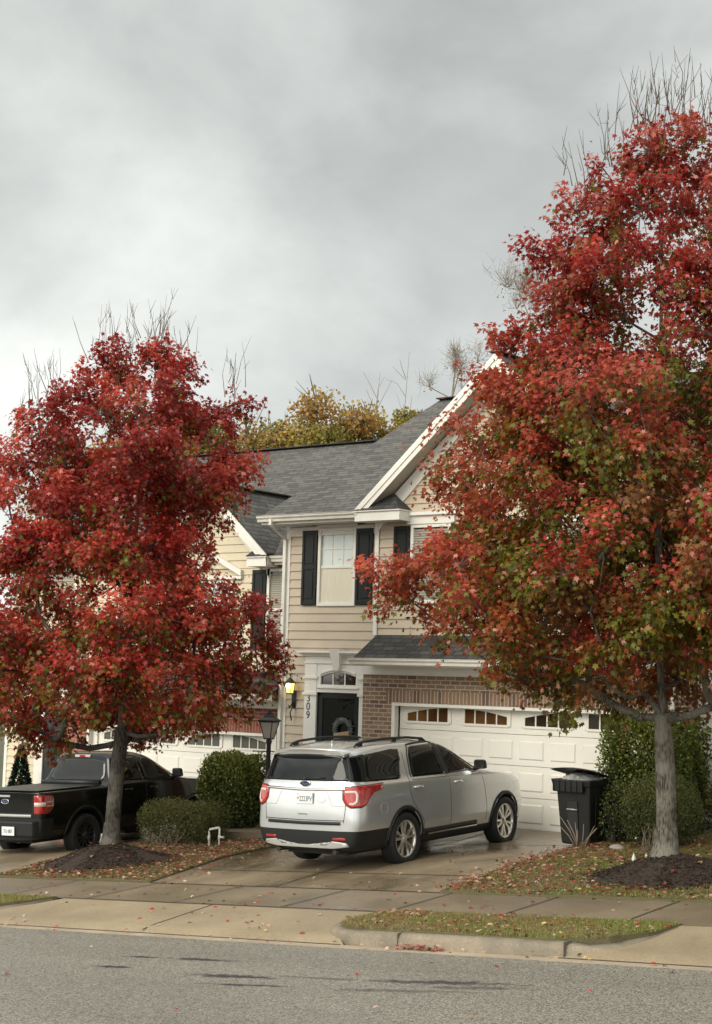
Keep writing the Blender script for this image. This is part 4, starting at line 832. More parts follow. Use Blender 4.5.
def wheel(parent, x, y, r, side, mt_rim, w_=.25, rr=.245, spokes=5, label=None, steer=0):
    mb = MB(); s = side; h = w_/2
    prof = [(rr-.005, -h*.80), (rr+.02, -h*.95), (r-.06, -h), (r-.022, -h*.93), (r-.004, -h*.72), (r, -h*.45), (r, h*.45), (r-.004, h*.72), (r-.022, h*.93), (r-.06, h), (rr+.02, h*.95), (rr-.005, h*.80)]
    mb.lathe(prof, (0, 0, 0), axis='x', n=48)
    for k in range(60):     # tread blocks
        a = 2*math.pi*k/60
        for t0 in (-.8, -.27, .27, .8):
            c = Vector((t0*h*.78, (r+.002)*math.cos(a), (r+.002)*math.sin(a))); tg = Vector((0, -math.sin(a), math.cos(a))); rd = Vector((0, math.cos(a), math.sin(a))); q = []
            for u, v in ((-1, -1), (1, -1), (1, 1), (-1, 1)): q.append(c+Vector((1, 0, 0))*u*h*.17+tg*v*r*.03)
            mb.face(q)
    wh = mb.build('wheel', M['tyre'], parent, recalc=False); wh.location = (x, y, r); wh.rotation_euler = (random.random(), 0, 0) if not steer else (random.random(), 0, steer)
    if label: wh['label'] = label
    mb = MB(); f = s*h
    mb.lathe([(rr, s*h*.82), (rr-.012, s*h*.84), (rr-.022, s*h*.7), (rr-.03, s*h*.3), (rr-.03, -s*h*.6)], (0, 0, 0), axis='x', n=48)
    mb.lathe([(rr-.04, -s*h*.2), (.06, -s*h*.05), (.0, -s*h*.05)], (0, 0, 0), axis='x', n=32, m=1)
    for k in range(spokes):
        for dlt in (-.19, .19):
            a = 2*math.pi*k/spokes; a0, a1 = a+dlt*.75, a+dlt*1.25
            p0 = Vector((f*.62, .035*math.cos(a), .035*math.sin(a))); p1 = Vector((f*.74, (rr-.025)*math.cos(a1), (rr-.025)*math.sin(a1))); p0 = Vector((f*.62, .05*math.cos(a0), .05*math.sin(a0)))
            tg = Vector((0, -math.sin(a1), math.cos(a1))); X = Vector((s, 0, 0)); w0, w1 = .019, .027
            mb.hexa([p0-tg*w0-X*.03, p0+tg*w0-X*.03, p1+tg*w1-X*.03, p1-tg*w1-X*.03, p0-tg*w0*.7, p0+tg*w0*.7, p1+tg*w1*.7, p1-tg*w1*.7])
    mb.lathe([(.0, f*.74), (.03, f*.74), (.045, f*.66), (.065, f*.6), (.07, f*.4)], (0, 0, 0), axis='x', n=24)
    mb.build('rim', [mt_rim, M['gap']], wh, bevel=0)
    return wh
def sec(y, zb, ws, wm, wsh, wb, zbelt, wg, wr, zr, zm=.62, zs=.97, hood=False):
    """half cross-section keel -> centre of roof or bonnet; y may be a function of z"""
    yy_ = y if callable(y) else (lambda z: y)
    if hood: top = [(wg, zbelt+(zr-zbelt)*.35), (wr, zbelt+(zr-zbelt)*.7), (wr*.85, zr-.012), (wr*.45, zr-.003), (0, zr)]
    else: top = [(wg, zbelt+.05), (wr, zr-.10), (wr-.10, zr-.025), (wr*.5, zr-.004), (0, zr)]
    p = [(0, zb), (ws-.12, zb), (ws, zb+.05), (wm, zm), (wsh, zs), (wb, zbelt)]+top
    return [(x, yy_(z), z) for x, z in p]
# ---- silver SUV
suv = empty('suv', (-13.673, 18.70, -2.703)); suv.rotation_mode = 'XYZ'
mrot = Matrix.Rotation(.017, 4, 'Z') @ Matrix.Rotation(.031, 4, 'X') @ Matrix.Rotation(-.033, 4, 'Y'); suv.rotation_euler = mrot.to_euler()
suv.scale = (.955, 1, 1); suv.location.x += .035; tag(suv, 'silver SUV with black roof rails parked on the damp driveway before the tan house', 'car')
front = sec(3.76, .32, .55, .68, .64, .58, .94, .5, .42, 1.0, hood=True)
st = [sec(3.62, .26, .80, .88, .84, .78, 1.01, .68, .57, 1.08, hood=True), sec(3.30, .24, .90, .965, .94, .88, 1.09, .78, .64, 1.16, hood=True),
      sec(2.87, .24, .93, .985, .97, .93, 1.14, .83, .70, 1.205, hood=True), sec(2.55, .24, .93, .985, .975, .94, 1.165, .87, .76, 1.235, hood=True),
      sec(2.34, .24, .93, .985, .975, .945, 1.17, .88, .79, 1.25, hood=True), sec(1.84, .24, .93, .985, .975, .95, 1.175, .895, .77, 1.53),
      sec(1.40, .24, .93, .985, .975, .95, 1.18, .90, .75, 1.71), sec(.95, .24, .93, .985, .975, .95, 1.185, .90, .755, 1.765), sec(.2, .24, .93, .985, .98, .95, 1.19, .90, .76, 1.785),
      sec(-.4, .25, .93, .985, .98, .95, 1.20, .90, .76, 1.775), sec(lambda z: -.86+.06*max(0, z-1.15), .27, .92, .98, .97, .94, 1.21, .885, .745, 1.745)]
rear_ = [sec(lambda z: float(np.interp(z, [.2, .6, 1.18, 1.62, 1.75], [-1.08, -1.08, -1.03, -.94, -1.02])), .29, .89, .955, .94, .91, 1.215, .86, .725, 1.732),
         sec(lambda z: float(np.interp(z, [.2, .33, .62, .75, .97, 1.20, 1.25, 1.60, 1.66, 1.75], [-1.10, -1.185, -1.22, -1.205, -1.19, -1.17, -1.15, -1.03, -1.12, -1.14])), .33, .80, .87, .86, .83, 1.215, .79, .675, 1.722)]
ob = shell(st, rear_, front, 3, creases=((5, .4), (4, .45), (3, .35)))
cuts = []
for yc in (0, 2.865):
    for s in (-1, 1):
        c = MB(); c.lathe([(0, s*.60), (.42, s*.60), (.42, s*1.3), (0, s*1.3)], (0, yc, .385), axis='x', n=40); cuts.append(c)
me = finish_shell(ob, cuts); T = bvh_of(me)
def r_suv(c, n):
    if math.hypot(c.y, c.z-.385) < .425 or math.hypot(c.y-2.865, c.z-.385) < .425: return 1
    if c.z < .40 or n.z < -.75 and c.z < .5: return 1
    if c.z < .585 and (c.y < -.44): return 1
    return 0
split_body(me, suv, r_suv, ['body', 'lower_cladding'], [M['paint_silver'], M['cladding']], [((0, 0, .40), (0, 0, 1)), ((0, 0, .585), (0, 0, 1)), ((0, -.44, 0), (0, 1, 0))])
for s, ax in ((1, 'right'), (-1, 'left')):
    for yc in (0, 2.865):
        arc_ = [(yc+.447*math.cos(a), .385+.447*math.sin(a)) for a in np.linspace(-.12, math.pi+.12, 24)]; ribbon(T, ax, arc_, .062, 'arch_trim', M['cladding'], suv, off=.008, lift=.006)
    cr_ = ax+'corner'
    panel(T, cr_, [(-.34, 1.265), (-.30, 1.40), (-.24, 1.60), (-.02, 1.625), (.10, 1.60), (.20, 1.40), (.26, 1.24)], 'corner_glass', M['tint'], suv, off=.005, rings=8)
    panel(T, ax, [(-.80, 1.25), (-.83, 1.31), (-.76, 1.52), (-.69, 1.62), (-.05, 1.665), (.13, 1.655), (.10, 1.52), (-.02, 1.25), (-.12, 1.235)], 'quarter_window', M['tint'], suv, off=.009, rings=8)
    panel(T, ax, [(.30, 1.24), (.28, 1.28), (.34, 1.54), (.41, 1.66), (.5, 1.68), (1.10, 1.69), (1.20, 1.232)], 'rear_door_window', M['tint'], suv, off=.006)
    panel(T, ax, [(1.27, 1.232), (1.17, 1.69), (1.36, 1.665), (1.68, 1.50), (2.05, 1.30), (2.12, 1.235)], 'front_door_window', M['clear_glass'], suv, off=.006)
    ribbon(T, ax, [(1.14, 1.70), (1.245, 1.225)], .075, 'door_pillar', M['gap'], suv, off=.007)
    ribbon(T, ax, [(.25, 1.24), (.245, 1.30), (.31, 1.56), (.40, 1.70), (.7, 1.715), (1.1, 1.715), (1.36, 1.69), (1.70, 1.53), (2.06, 1.33), (2.2, 1.25)], .018, 'window_seal', M['gap'], suv, off=.005, lift=.004)
    ribbon(T, ax, [(.25, 1.207), (1.2, 1.200), (2.15, 1.20)], .014, 'belt_moulding', M['chrome'], suv, off=.005, lift=.004)
    for nm, line in (('door_seam', [(.20, 1.60), (.17, 1.40), (.16, 1.19), (.13, 1.05), (.20, .90), (.36, .74), (.48, .60), (.50, .42)]), ('door_seam', [(1.24, 1.20), (1.24, .98), (1.23, .42)]), ('door_seam', [(2.20, 1.17), (2.24, 1.0), (2.28, .72), (2.28, .46)])):
        ribbon(T, ax, line, .010, nm, M['gap'], suv, off=.0015)
    ribbon(T, ax, [(.50, .435), (1.98, .435)], .09, 'sill_cladding', M['cladding'], suv, off=.012, lift=.01)
    ribbon(T, ax, [(.60, .405), (1.98, .405)], .022, 'sill_trim', M['chrome'], suv, off=.026, lift=.002)
    for y0 in (.25, 1.36):      # handles
        p = onto(T, ax, y0+.1, 1.10, .0); mb = MB(); mb.tube([p+Vector((s*.0, -.11, 0)), p+Vector((s*.035, -.08, 0)), p+Vector((s*.042, 0, .003)), p+Vector((s*.035, .08, 0)), p+Vector((0, .11, 0))], [.012, .018, .019, .018, .012], n=8)
        mb.build('handle', M['paint_silver'], suv)
    p = onto(T, ax, 2.10, 1.24, 0); mb = MB(); q_ = p+Vector((s*.14, 0, .075))
    for a_, b_ in ((.10, .09),): mb.hexa([q_+Vector(v) for v in ((-.115, -.06, -.075), (.105, -.06, -.065), (.09, .07, -.06), (-.10, .08, -.07), (-.11, -.06, .08), (.095, -.06, .085), (.075, .05, .07), (-.09, .07, .065))])
    mr_ = mb.build('mirror', M['cladding'], suv, bevel=.03); mb = MB(); mb.tube([p, p+Vector((s*.09, .01, .03))], .03, n=8); mb.build('mirror_arm', M['cladding'], mr_)
    mb = MB(); c_ = q_+Vector((0, -.062, .005)); mb.face([c_+Vector((a, 0, b)) for a, b in ((-.085, -.055), (.085, -.055), (.08, .06), (-.08, .06))]); mb.build('mirror_glass', M['chrome'], mr_)
    # roof rail
    rr_ = [(-.78, 0), (-.70, .045), (-.55, .062), (0, .065), (.6, .063), (1.0, .05), (1.14, .0)]
    mb = MB(); pts = []
    for y0, dz_ in rr_:
        h = T.ray_cast(Vector((s*.60, y0, 3)), Vector((0, 0, -1)))[0]; pts.append(h+Vector((0, 0, dz_-.01)))
    mb.tube(pts, [.014]+[.019]*5+[.014], n=8)
    for y0 in (-.62, .25, .98): h = T.ray_cast(Vector((s*.60, y0, 3)), Vector((0, 0, -1)))[0]; mb.box(h.x-.014, h.x+.014, h.y-.05, h.y+.05, h.z-.01, h.z+.05)
    mb.build('roof_rail', M['black_plastic'], suv)
    # tail light wrapping the corner
    tl = panel(T, cr_, [(-.335, 1.165), (-.29, 1.19), (.0, 1.20), (.30, 1.21), (.265, 1.14), (.13, 1.105), (.055, 1.03), (-.01, .94), (-.08, .915), (-.24, .91), (-.30, .94), (-.335, 1.02)], 'tail_light', M['red_lens'], suv, off=.014, rings=8)
    ribbon(T, cr_, [(-.30, 1.12), (-.165, 1.125), (-.14, 1.08), (-.15, .99), (-.20, .955), (-.25, .96)], .034, 'reversing_lens', M['pale_lens'], tl, off=.018, lift=.004)
    ribbon(T, cr_, [(-.335, 1.165), (-.29, 1.195), (.0, 1.205), (.30, 1.215), (.265, 1.14), (.13, 1.105), (.055, 1.03), (-.01, .94), (-.08, .91), (-.24, .905), (-.30, .94), (-.34, 1.02)], .012, 'lamp_gasket', M['gap'], tl, off=.004, closed=True)
    panel(T, 'rear', [(s*.52, .465), (s*.53, .495), (s*.72, .495), (s*.74, .465)], 'reflector', M['red_lens'], suv, off=.01)
    ribbon(T, 'rear', [(s*.67, 1.62), (s*.79, 1.26)], .03, 'glass_edge', M['gap'], suv, off=.012)
panel(T, 'rear', [(-.74, 1.265), (-.78, 1.30), (-.67, 1.61), (-.3, 1.635), (0, 1.64), (.3, 1.635), (.67, 1.61), (.78, 1.30), (.74, 1.265)], 'rear_window', M['tint'], suv, off=.008, rings=8)
mb = MB(); 
for k in range(12):
    a, b = -.60+.1*k, -.60+.1*(k+1)
sp = [onto(T, 'top', x, -.90, .0) for x in np.linspace(-.68, .68, 13)]
for a, b in zip(sp[:-1], sp[1:]): mb.hexa([a+Vector((0, -.02, -.03)), b+Vector((0, -.02, -.03)), b+Vector((0, -.21, -.075)), a+Vector((0, -.21, -.075)), a+Vector((0, .05, .004)), b+Vector((0, .05, .004)), b+Vector((0, -.22, -.035)), a+Vector((0, -.22, -.035))])
mb.build('spoiler', M['paint_silver'], suv, bevel=0)
panel(T, 'top', [(-.50, -.30), (.50, -.30), (.54, .9), (-.54, .9)], 'roof_panel', M['tint'], suv, off=.004, rings=8)
panel(T, 'front', [(-.76, 1.30), (.76, 1.30), (.66, 1.67), (-.66, 1.67)], 'windshield', M['clear_glass'], suv, off=.006)
for z, w_, mt_, nm, hw in ((1.155, .038, 'chrome', 'tailgate_trim', .72), (.685, .045, 'cladding', 'step_pad', .66), (.725, .01, 'gap', 'tailgate_seam', .72)):
    ribbon(T, 'rear', [(-hw, z+.006), (0, z-.012 if nm == 'tailgate_trim' else z), (hw, z+.006)], w_, nm, M[mt_], suv, off=.006, lift=.01 if mt_ != 'gap' else 0)
for s in (-1, 1): ribbon(T, 'rear', [(s*.71, 1.17), (s*.735, 1.10), (s*.735, .86), (s*.71, .70)], .010, 'tailgate_seam', M['gap'], suv, off=.0015); ribbon(T, 'rear', [(s*.42, 1.12), (s*.52, .93), (s*.74, .93)], .012, 'tailgate_crease', M['silver_plastic'], suv, off=.0008)
ribbon(T, 'rear', [(-.72, .90), (-.45, .895), (.45, .895), (.72, .90)], .008, 'tailgate_crease', M['silver_plastic'], suv, off=.001) if False else None
def badge(T, parent, x, z, sc_, off=.008, script='Ford'):
    p = onto(T, 'rear', x, z, off); mb = MB(); n = 28
    mb.face([p+Vector((.078*sc_*math.cos(2*math.pi*k/n), 0, .034*sc_*math.sin(2*math.pi*k/n))) for k in range(n)])
    bd = mb.build('badge', M['badge_blue'], parent); mb = MB()
    mb.tube([p+Vector((.078*sc_*math.cos(2*math.pi*k/n), -.002, .034*sc_*math.sin(2*math.pi*k/n))) for k in range(n+1)], .005, n=6, cap=False); mb.build('badge_ring', M['chrome'], bd)
    text(script, .050*sc_, p+Vector((0, -.004, 0)), (R(90), 0, 0), M['chrome'], bd, 'badge_lettering', shear=.35)
badge(T, suv, .02, 1.222, 1.2)
def plate(T, parent, x, z, body, w_=.305, h_=.152, off=.02, seal=True, size=.105):
    p = onto(T, 'rear', x, z, off); mb = MB(); mb.box(p.x-w_/2, p.x+w_/2, p.y-.006, p.y+.006, p.z-h_/2, p.z+h_/2); pl = mb.build('license_plate', M['plate'], parent, bevel=.004)
    text(body, size, p+Vector((.025, -.007, -.012)), (R(90), 0, 0), M['ink'], pl, 'plate_number', ext=.001, sxy=(.72, 1))
    mb = MB()
    for dx, dz_, r_ in ((-.115, .0, .018), (-.115, .055, .010)): mb.face([p+Vector((dx+r_*math.cos(k*.7), -.0075, dz_+r_*math.sin(k*.7))) for k in range(9)])
    mb.build('plate_sticker', mat('plate_sticker_orange', (.45, .22, .08), .5), pl); return pl
plate(T, suv, .03, 1.025, '2223PV')
panel(T, 'rear', [(.33+.075*math.cos(a), 1.02+.055*math.sin(a)) for a in np.linspace(0, 6.0, 20)], 'round_decal', mat('pale_decal', (.66, .655, .62), .5), suv, off=.002, rings=3)
text('4WD', .03, onto(T, 'rear', .62, .875, .006), (R(90), 0, 0), M['gap'], suv, 'tailgate_lettering') if False else None
mb = MB(); p = onto(T, 'rear', .0, .80, .0); mb.box(-.09, .09, p.y-.012, p.y+.01, .80, .825); mb.build('tailgate_handle', M['chrome'], suv, bevel=.005)
mb = MB(); p = onto(T, 'rear', 0, 1.285, .02); mb.tube([p, p+Vector((.18, .0, .015)), p+Vector((.36, .01, .02))], [.016, .012, .008]); mb.ico(p, (.03, .02, .025)); mb.build('wiper', M['black_plastic'], suv)
panel(T, 'rear', [(-.78, .375), (-.74, .425), (-.52, .445), (-.42, .385), (.42, .385), (.52, .445), (.74, .425), (.78, .375), (.55, .345), (-.55, .345)], 'skid_plate', M['silver_plastic'], suv, off=.012, rings=8)
for x in (-.52, .52): mb = MB(); mb.tube([(x, -.9, .29), (x, -1.17, .29)], .033, n=14); mb.build('exhaust_pipe', M['gap'], suv)
mb = MB(); p = onto(T, 'top', .12, -.62, 0); mb.hexa([p+Vector(q) for q in ((-.02, -.05, -.01), (.02, -.05, -.01), (.02, .07, -.01), (-.02, .07, -.01), (-.004, -.05, .05), (.004, -.05, .05), (.004, -.02, .055), (-.004, -.02, .055))]); mb.build('antenna', M['paint_silver'], suv)
p = onto(T, 'right', -.62, .90, .002); mb = MB(); mb.tube([onto(T, 'right', -.55+.085*math.cos(a), .86+.085*math.sin(a), .001) for a in np.linspace(0, 6.283, 25)], .003, n=5, cap=False); mb.build('fuel_flap_seam', M['silver_plastic'], suv)
for s in (-1, 1):
    wheel(suv, s*.865, 0, .385, s, M['rim'], rr=.268); wheel(suv, s*.865, 2.865, .385, s, M['rim'], rr=.268)
    panel(T, 'front', [(s*.38, .86), (s*.72, .80), (s*.80, .90), (s*.45, .95)], 'headlight', M['pale_lens'], suv, off=.006)
mb = MB(); mb.box(-.55, .55, -.9, 3.4, .22, .34); mb.tube([(-.8, 0, .375), (.8, 0, .375)], .05); mb.tube([(-.8, 2.865, .375), (.8, 2.865, .375)], .05); mb.build('underbody', M['gap'], suv)
# ---- black pickup
trk = empty('pickup_truck', (-21.10, 19.60, -3.315)); mrot = Matrix.Rotation(.048, 4, 'Z') @ Matrix.Rotation(.028, 4, 'X') @ Matrix.Rotation(-.045, 4, 'Y'); trk.rotation_euler = mrot.to_euler()
tag(trk, 'black crew cab pickup with a covered bed parked behind the left maple', 'pickup truck')
front = sec(3.92, .42, .55, .72, .70, .62, 1.0, .55, .45, 1.06, hood=True)
bw = .90
st = [sec(3.80, .38, .74, .84, .83, .79, 1.06, .66, .55, 1.13, hood=True), sec(3.5, .36, .86, .91, .90, .87, 1.12, .75, .62, 1.18, hood=True), sec(3.0, .36, .87, .92, .91, .89, 1.15, .81, .66, 1.21, hood=True), sec(2.80, .36, .87, .92, .91, .89, 1.17, .84, .72, 1.24, hood=True),
      sec(2.64, .36, .87, .92, .915, .90, 1.18, .85, .77, 1.27, hood=True), sec(2.26, .36, .87, .92, .915, .90, 1.18, .86, .73, 1.53), sec(1.90, .36, .87, .92, .915, .90, 1.19, .86, .71, 1.72), sec(1.55, .36, .87, .92, .915, .90, 1.19, .86, .71, 1.785),
      sec(1.10, .36, .87, .92, .915, .90, 1.19, .86, .705, 1.785), sec(.92, .36, .87, .92, .915, .90, 1.19, .86, .70, 1.755)]
bed = lambda y, k=1: [(x*k if i > 0 else 0, y, z) for i, (x, z) in enumerate([(0, .36), (.75, .36), (.87, .41), (.92, .66), (.915, 1.02), (.90, 1.165), (.88, 1.185), (.80, 1.185), (.72, 1.18), (.4, 1.185), (0, 1.185)])]
st += [[(p[0], p[1], p[2]) for p in sec(lambda z: .77+.12*max(0, z-1.1)/.5, .36, .87, .92, .915, .90, 1.19, .86, .67, 1.67)], bed(.71), bed(.67), bed(.1), bed(-.5), bed(-.95)]
rear_ = [bed(-1.06, .985), bed(-1.12, .93)]
ob = shell(st, rear_, front, 2, creases=((5, .5), (4, .3), (6, .4)))
cuts = []
for yc in (0, 3.076):
    for s in (-1, 1): c = MB(); c.lathe([(0, s*.56), (.43, s*.56), (.43, s*1.3), (0, s*1.3)], (0, yc, .40), axis='x', n=40); cuts.append(c)
me = finish_shell(ob, cuts); T2 = bvh_of(me)
def r_trk(c, n):
    if math.hypot(c.y, c.z-.40) < .435 or math.hypot(c.y-3.076, c.z-.40) < .435: return 1
    return 1 if (c.z < .42 or (c.z < .74 and c.y < -.80)) else 0
split_body(me, trk, r_trk, ['body', 'lower_cladding'], [M['paint_black'], M['cladding']], [((0, 0, .42), (0, 0, 1)), ((0, 0, .74), (0, 0, 1)), ((0, -.80, 0), (0, 1, 0))])
mb = MB(); mb.hexa([(-.80, -1.20, .44), (.80, -1.20, .44), (.88, -.98, .42), (-.88, -.98, .42), (-.80, -1.21, .70), (.80, -1.21, .70), (.90, -1.0, .73), (-.90, -1.0, .73)]); mb.build('bumper', M['cladding'], trk, bevel=.03)
ribbon(T2, 'rear', [(-.70, .79), (.70, .79)], .05, 'tailgate_trim', M['silver_plastic'], trk, off=.006, lift=.006)
ribbon(T2, 'rear', [(-.72, 1.13), (-.73, .83), (.73, .83), (.72, 1.13)], .012, 'tailgate_seam', M['gap'], trk, off=.002)
badge(T2, trk, .10, 1.03, 1.15)
mb = MB(); p = onto(T2, 'rear', .08, 1.12, 0); mb.box(-.06, .22, p.y-.014, p.y+.01, 1.105, 1.14); mb.build('tailgate_handle', M['silver_plastic'], trk, bevel=.005)
mb = MB(); mb.box(.10, .40, -1.232, -1.222, .46, .61); pl = mb.build('license_plate', M['plate'], trk); text('TU 887', .085, (.25, -1.2335, .53), (R(90), 0, 0), M['ink'], pl, 'plate_number', ext=.001, sxy=(.8, 1))
for s, ax in ((1, 'right'), (-1, 'left')):
    cr_ = ax+'corner'
    for yc in (0, 3.076):
        arc_ = [(yc+.46*math.cos(a), .40+.46*math.sin(a)) for a in np.linspace(-.1, math.pi+.1, 24)]; ribbon(T2, ax, arc_, .07, 'arch_trim', M['cladding'], trk, off=.01, lift=.01)
    tl = panel(T2, cr_, [(-.245, .82), (-.245, 1.14), (.0, 1.15), (.075, 1.12), (.075, .93), (.0, .83)], 'tail_light', M['red_lens'], trk, off=.014)
    ribbon(T2, cr_, [(-.235, .985), (-.06, .985)], .075, 'reversing_lens', M['pale_lens'], tl, off=.018, lift=.003); ribbon(T2, cr_, [(-.05, 1.02), (.06, 1.025), (.06, .95), (-.05, .955)], .022, 'reversing_lens', M['pale_lens'], tl, off=.018, lift=.003)
    panel(T2, ax, [(1.00, 1.245), (.98, 1.36), (1.08, 1.60), (1.16, 1.66), (1.52, 1.67), (1.60, 1.24)], 'rear_door_window', M['tint'], trk, off=.006)
    panel(T2, ax, [(1.67, 1.24), (1.60, 1.67), (1.85, 1.64), (2.14, 1.49), (2.42, 1.31), (2.45, 1.24)], 'front_door_window', M['clear_glass'], trk, off=.006)
    for line in ([(.92, 1.22), (.90, 1.0), (.94, .5)], [(1.635, 1.22), (1.62, .5)], [(2.50, 1.17), (2.55, .9), (2.56, .5)], [(.72, 1.16), (.74, .45)]): ribbon(T2, ax, line, .011, 'door_seam', M['gap'], trk, off=.0015)
    ribbon(T2, ax, [(-.98, 1.155), (.68, 1.16)], .03, 'bed_rail_cap', M['cladding'], trk, off=.012, lift=.01)
    for y0 in (1.02, 1.72):
        p = onto(T2, ax, y0+.1, 1.09, 0); mb = MB(); mb.tube([p+Vector((0, -.1, 0)), p+Vector((s*.035, -.07, 0)), p+Vector((s*.035, .07, 0)), p+Vector((0, .1, 0))], .015); mb.build('handle', M['paint_black'], trk)
    p = onto(T2, ax, 2.45, 1.23, 0); q_ = p+Vector((s*.14, 0, .08)); mb = MB(); mb.hexa([q_+Vector(v) for v in ((-.115, -.06, -.085), (.105, -.06, -.075), (.09, .07, -.07), (-.10, .08, -.08), (-.11, -.06, .09), (.095, -.06, .095), (.075, .05, .08), (-.09, .07, .075))])
    mr_ = mb.build('mirror', M['cladding'], trk, bevel=.03); mb = MB(); mb.tube([p, p+Vector((s*.09, .01, .03))], .03, n=8); mb.build('mirror_arm', M['cladding'], mr_)
    wheel(trk, s*.82, 0, .375, s, M['rim_dark'], rr=.24, spokes=6); wheel(trk, s*.82, 3.076, .375, s, M['rim_dark'], rr=.24, spokes=6)
panel(T2, 'rear', [(-.64, 1.27), (-.68, 1.35), (-.60, 1.61), (-.3, 1.645), (.3, 1.645), (.60, 1.61), (.68, 1.35), (.64, 1.27)], 'rear_window', M['clear_glass'], trk, off=.008, rings=8)
panel(T2, 'front', [(-.72, 1.31), (.72, 1.31), (.60, 1.68), (-.60, 1.68)], 'windshield', M['clear_glass'], trk, off=.006)
mb = MB(); p = onto(T2, 'rear', 0, 1.695, .0); mb.box(-.19, .19, p.y-.02, p.y+.03, 1.68, 1.725); bl_ = mb.build('brake_light', M['pale_lens'], trk, bevel=.006); mb = MB(); mb.box(-.07, .07, p.y-.025, p.y-.0205, 1.685, 1.72); mb.build('red_lens', M['red_lens'], bl_)
mb = MB(); mb.box(-.74, .74, -.98, .56, 1.197, 1.213); mb.build('bed_cover', M['black_plastic'], trk, bevel=.006); mb = MB(); mb.tube([(-.72, .58, 1.24), (.72, .58, 1.24)], .045, n=10); mb.build('cover_roll', M['black_plastic'], trk)
mb = MB(); mb.box(-.5, .5, -.9, 3.4, .30, .42); mb.tube([(-.8, 0, .37), (.8, 0, .37)], .05); mb.build('underbody', M['gap'], trk)
# ------------------------------------------------------------------ foliage tools
def frame(nrm, tip):
    """orthonormal leaf frames: tip direction in the leaf plane, nrm roughly its normal"""
    t = tip/np.linalg.norm(tip, axis=1)[:, None]; x = np.cross(t, nrm); x /= np.maximum(np.linalg.norm(x, axis=1), 1e-6)[:, None]; n = np.cross(x, t); return x, t, n
MAPLE = np.array([(0, -.25, 0), (.10, .04, 0), (.42, -.02, -.10), (.30, .24, -.03), (.56, .48, -.16), (.20, .50, 0), (0, .98, -.12), (-.20, .50, 0), (-.56, .48, -.16), (-.30, .24, -.03), (-.42, -.02, -.10), (-.10, .04, 0)])
OVAL = np.array([(0, 0, 0), (.3, .35, .06), (.22, .75, .04), (0, 1, -.06), (-.22, .75, .04), (-.3, .35, .06)])
BLADE = np.array([(-.09, 0, 0), (.09, 0, 0), (.0, 1, 0)])
def leaves(name, pos, nrm, tip, size, col, shape, mt, parent=None, origin=(0, 0, 0)):
    n = len(pos); k = len(shape); x, t, m_ = frame(nrm, tip)
    V = pos[:, None, :]+size[:, None, None]*(shape[None, :, 0:1]*x[:, None]+shape[None, :, 1:2]*t[:, None]+shape[None, :, 2:3]*m_[:, None])
    F = np.arange(n*k).reshape(n, k); C = np.repeat(col, k, axis=0)
    return mesh_np(name, V.reshape(-1, 3), F, mt, parent, C, origin)
def unit(v): return v/np.maximum(np.linalg.norm(v, axis=1), 1e-6)[:, None]
class Skel:
    """grown branch skeleton: nodes joined to the nearest lower node, thickness from what each carries"""
    def __init__(s): s.p = []; s.par = []; s.load = []; s.ntrunk = 9
    def add(s, p, par): s.p.append(np.array(p, float)); s.par.append(par); s.load.append(0.0); return len(s.p)-1
    def reach(s, q, step=.28, load=1.0, first=3, sag=.12):
        P = np.array(s.p); d = np.linalg.norm(P-q, axis=1)+np.maximum(0, P[:, 2]-q[2]+.05)*3.0; hz_ = np.hypot(P[:, 0]-q[0], P[:, 1]-q[1]); d += np.maximum(0, P[:, 2]-(q[2]-.75*hz_))*1.3*(hz_ > .25); d[:first] += 50; j = int(np.argmin(d)); a = s.p[j]; L_ = np.linalg.norm(q-a); k = max(1, int(L_/step)); par = j
        for i in range(1, k+1):
            t = i/k; w_ = a+(q-a)*t+np.array([0, 0, -sag*L_*math.sin(math.pi*t)])+rng.normal(0, .022, 3)*(i < k); par = s.add(w_, par)
        i = par
        while i >= 0: s.load[i] += load; i = s.par[i]
        return par
    def mesh(s, mb, r0, expo=.5, rmin=.006, n=6):
        tot = s.load[0]; cap_ = r0*.42; ax_ = s.p[0][:2]; R_ = [max(rmin, r0*(l/tot)**expo) for l in s.load]; R_ = [min(r_, cap_) if i_ >= s.ntrunk else r_ for i_, r_ in enumerate(R_)]; kids = {}
        for i, q in enumerate(s.par): kids.setdefault(q, []).append(i)
        done = set()
        def chain(i):
            out = [i]
            while i in kids:
                c = max(kids[i], key=lambda k: s.load[k])
                out.append(c); i = c
            return out
        starts = [0]; 
        while starts:
            i = starts.pop(); ch = chain(i); pre = s.par[i]; path = ([pre] if pre >= 0 else [])+ch
            for c in ch:
                for k in kids.get(c, []):
                    if k not in ch: starts.append(k)
            if len(path) > 1:
                rad = [R_[k] for k in path]
                if pre >= 0: rad[0] = rad[1]*1.15
                mb.tube([s.p[k] for k in path], rad, n=(n if rad[0] > .02 else 4), cap=False)
RV = np.array(CAM_R); RV[2] = 0; RV /= np.linalg.norm(RV); DV = np.array([-RV[1], RV[0], 0])      # across and away directions used to lay out the crowns
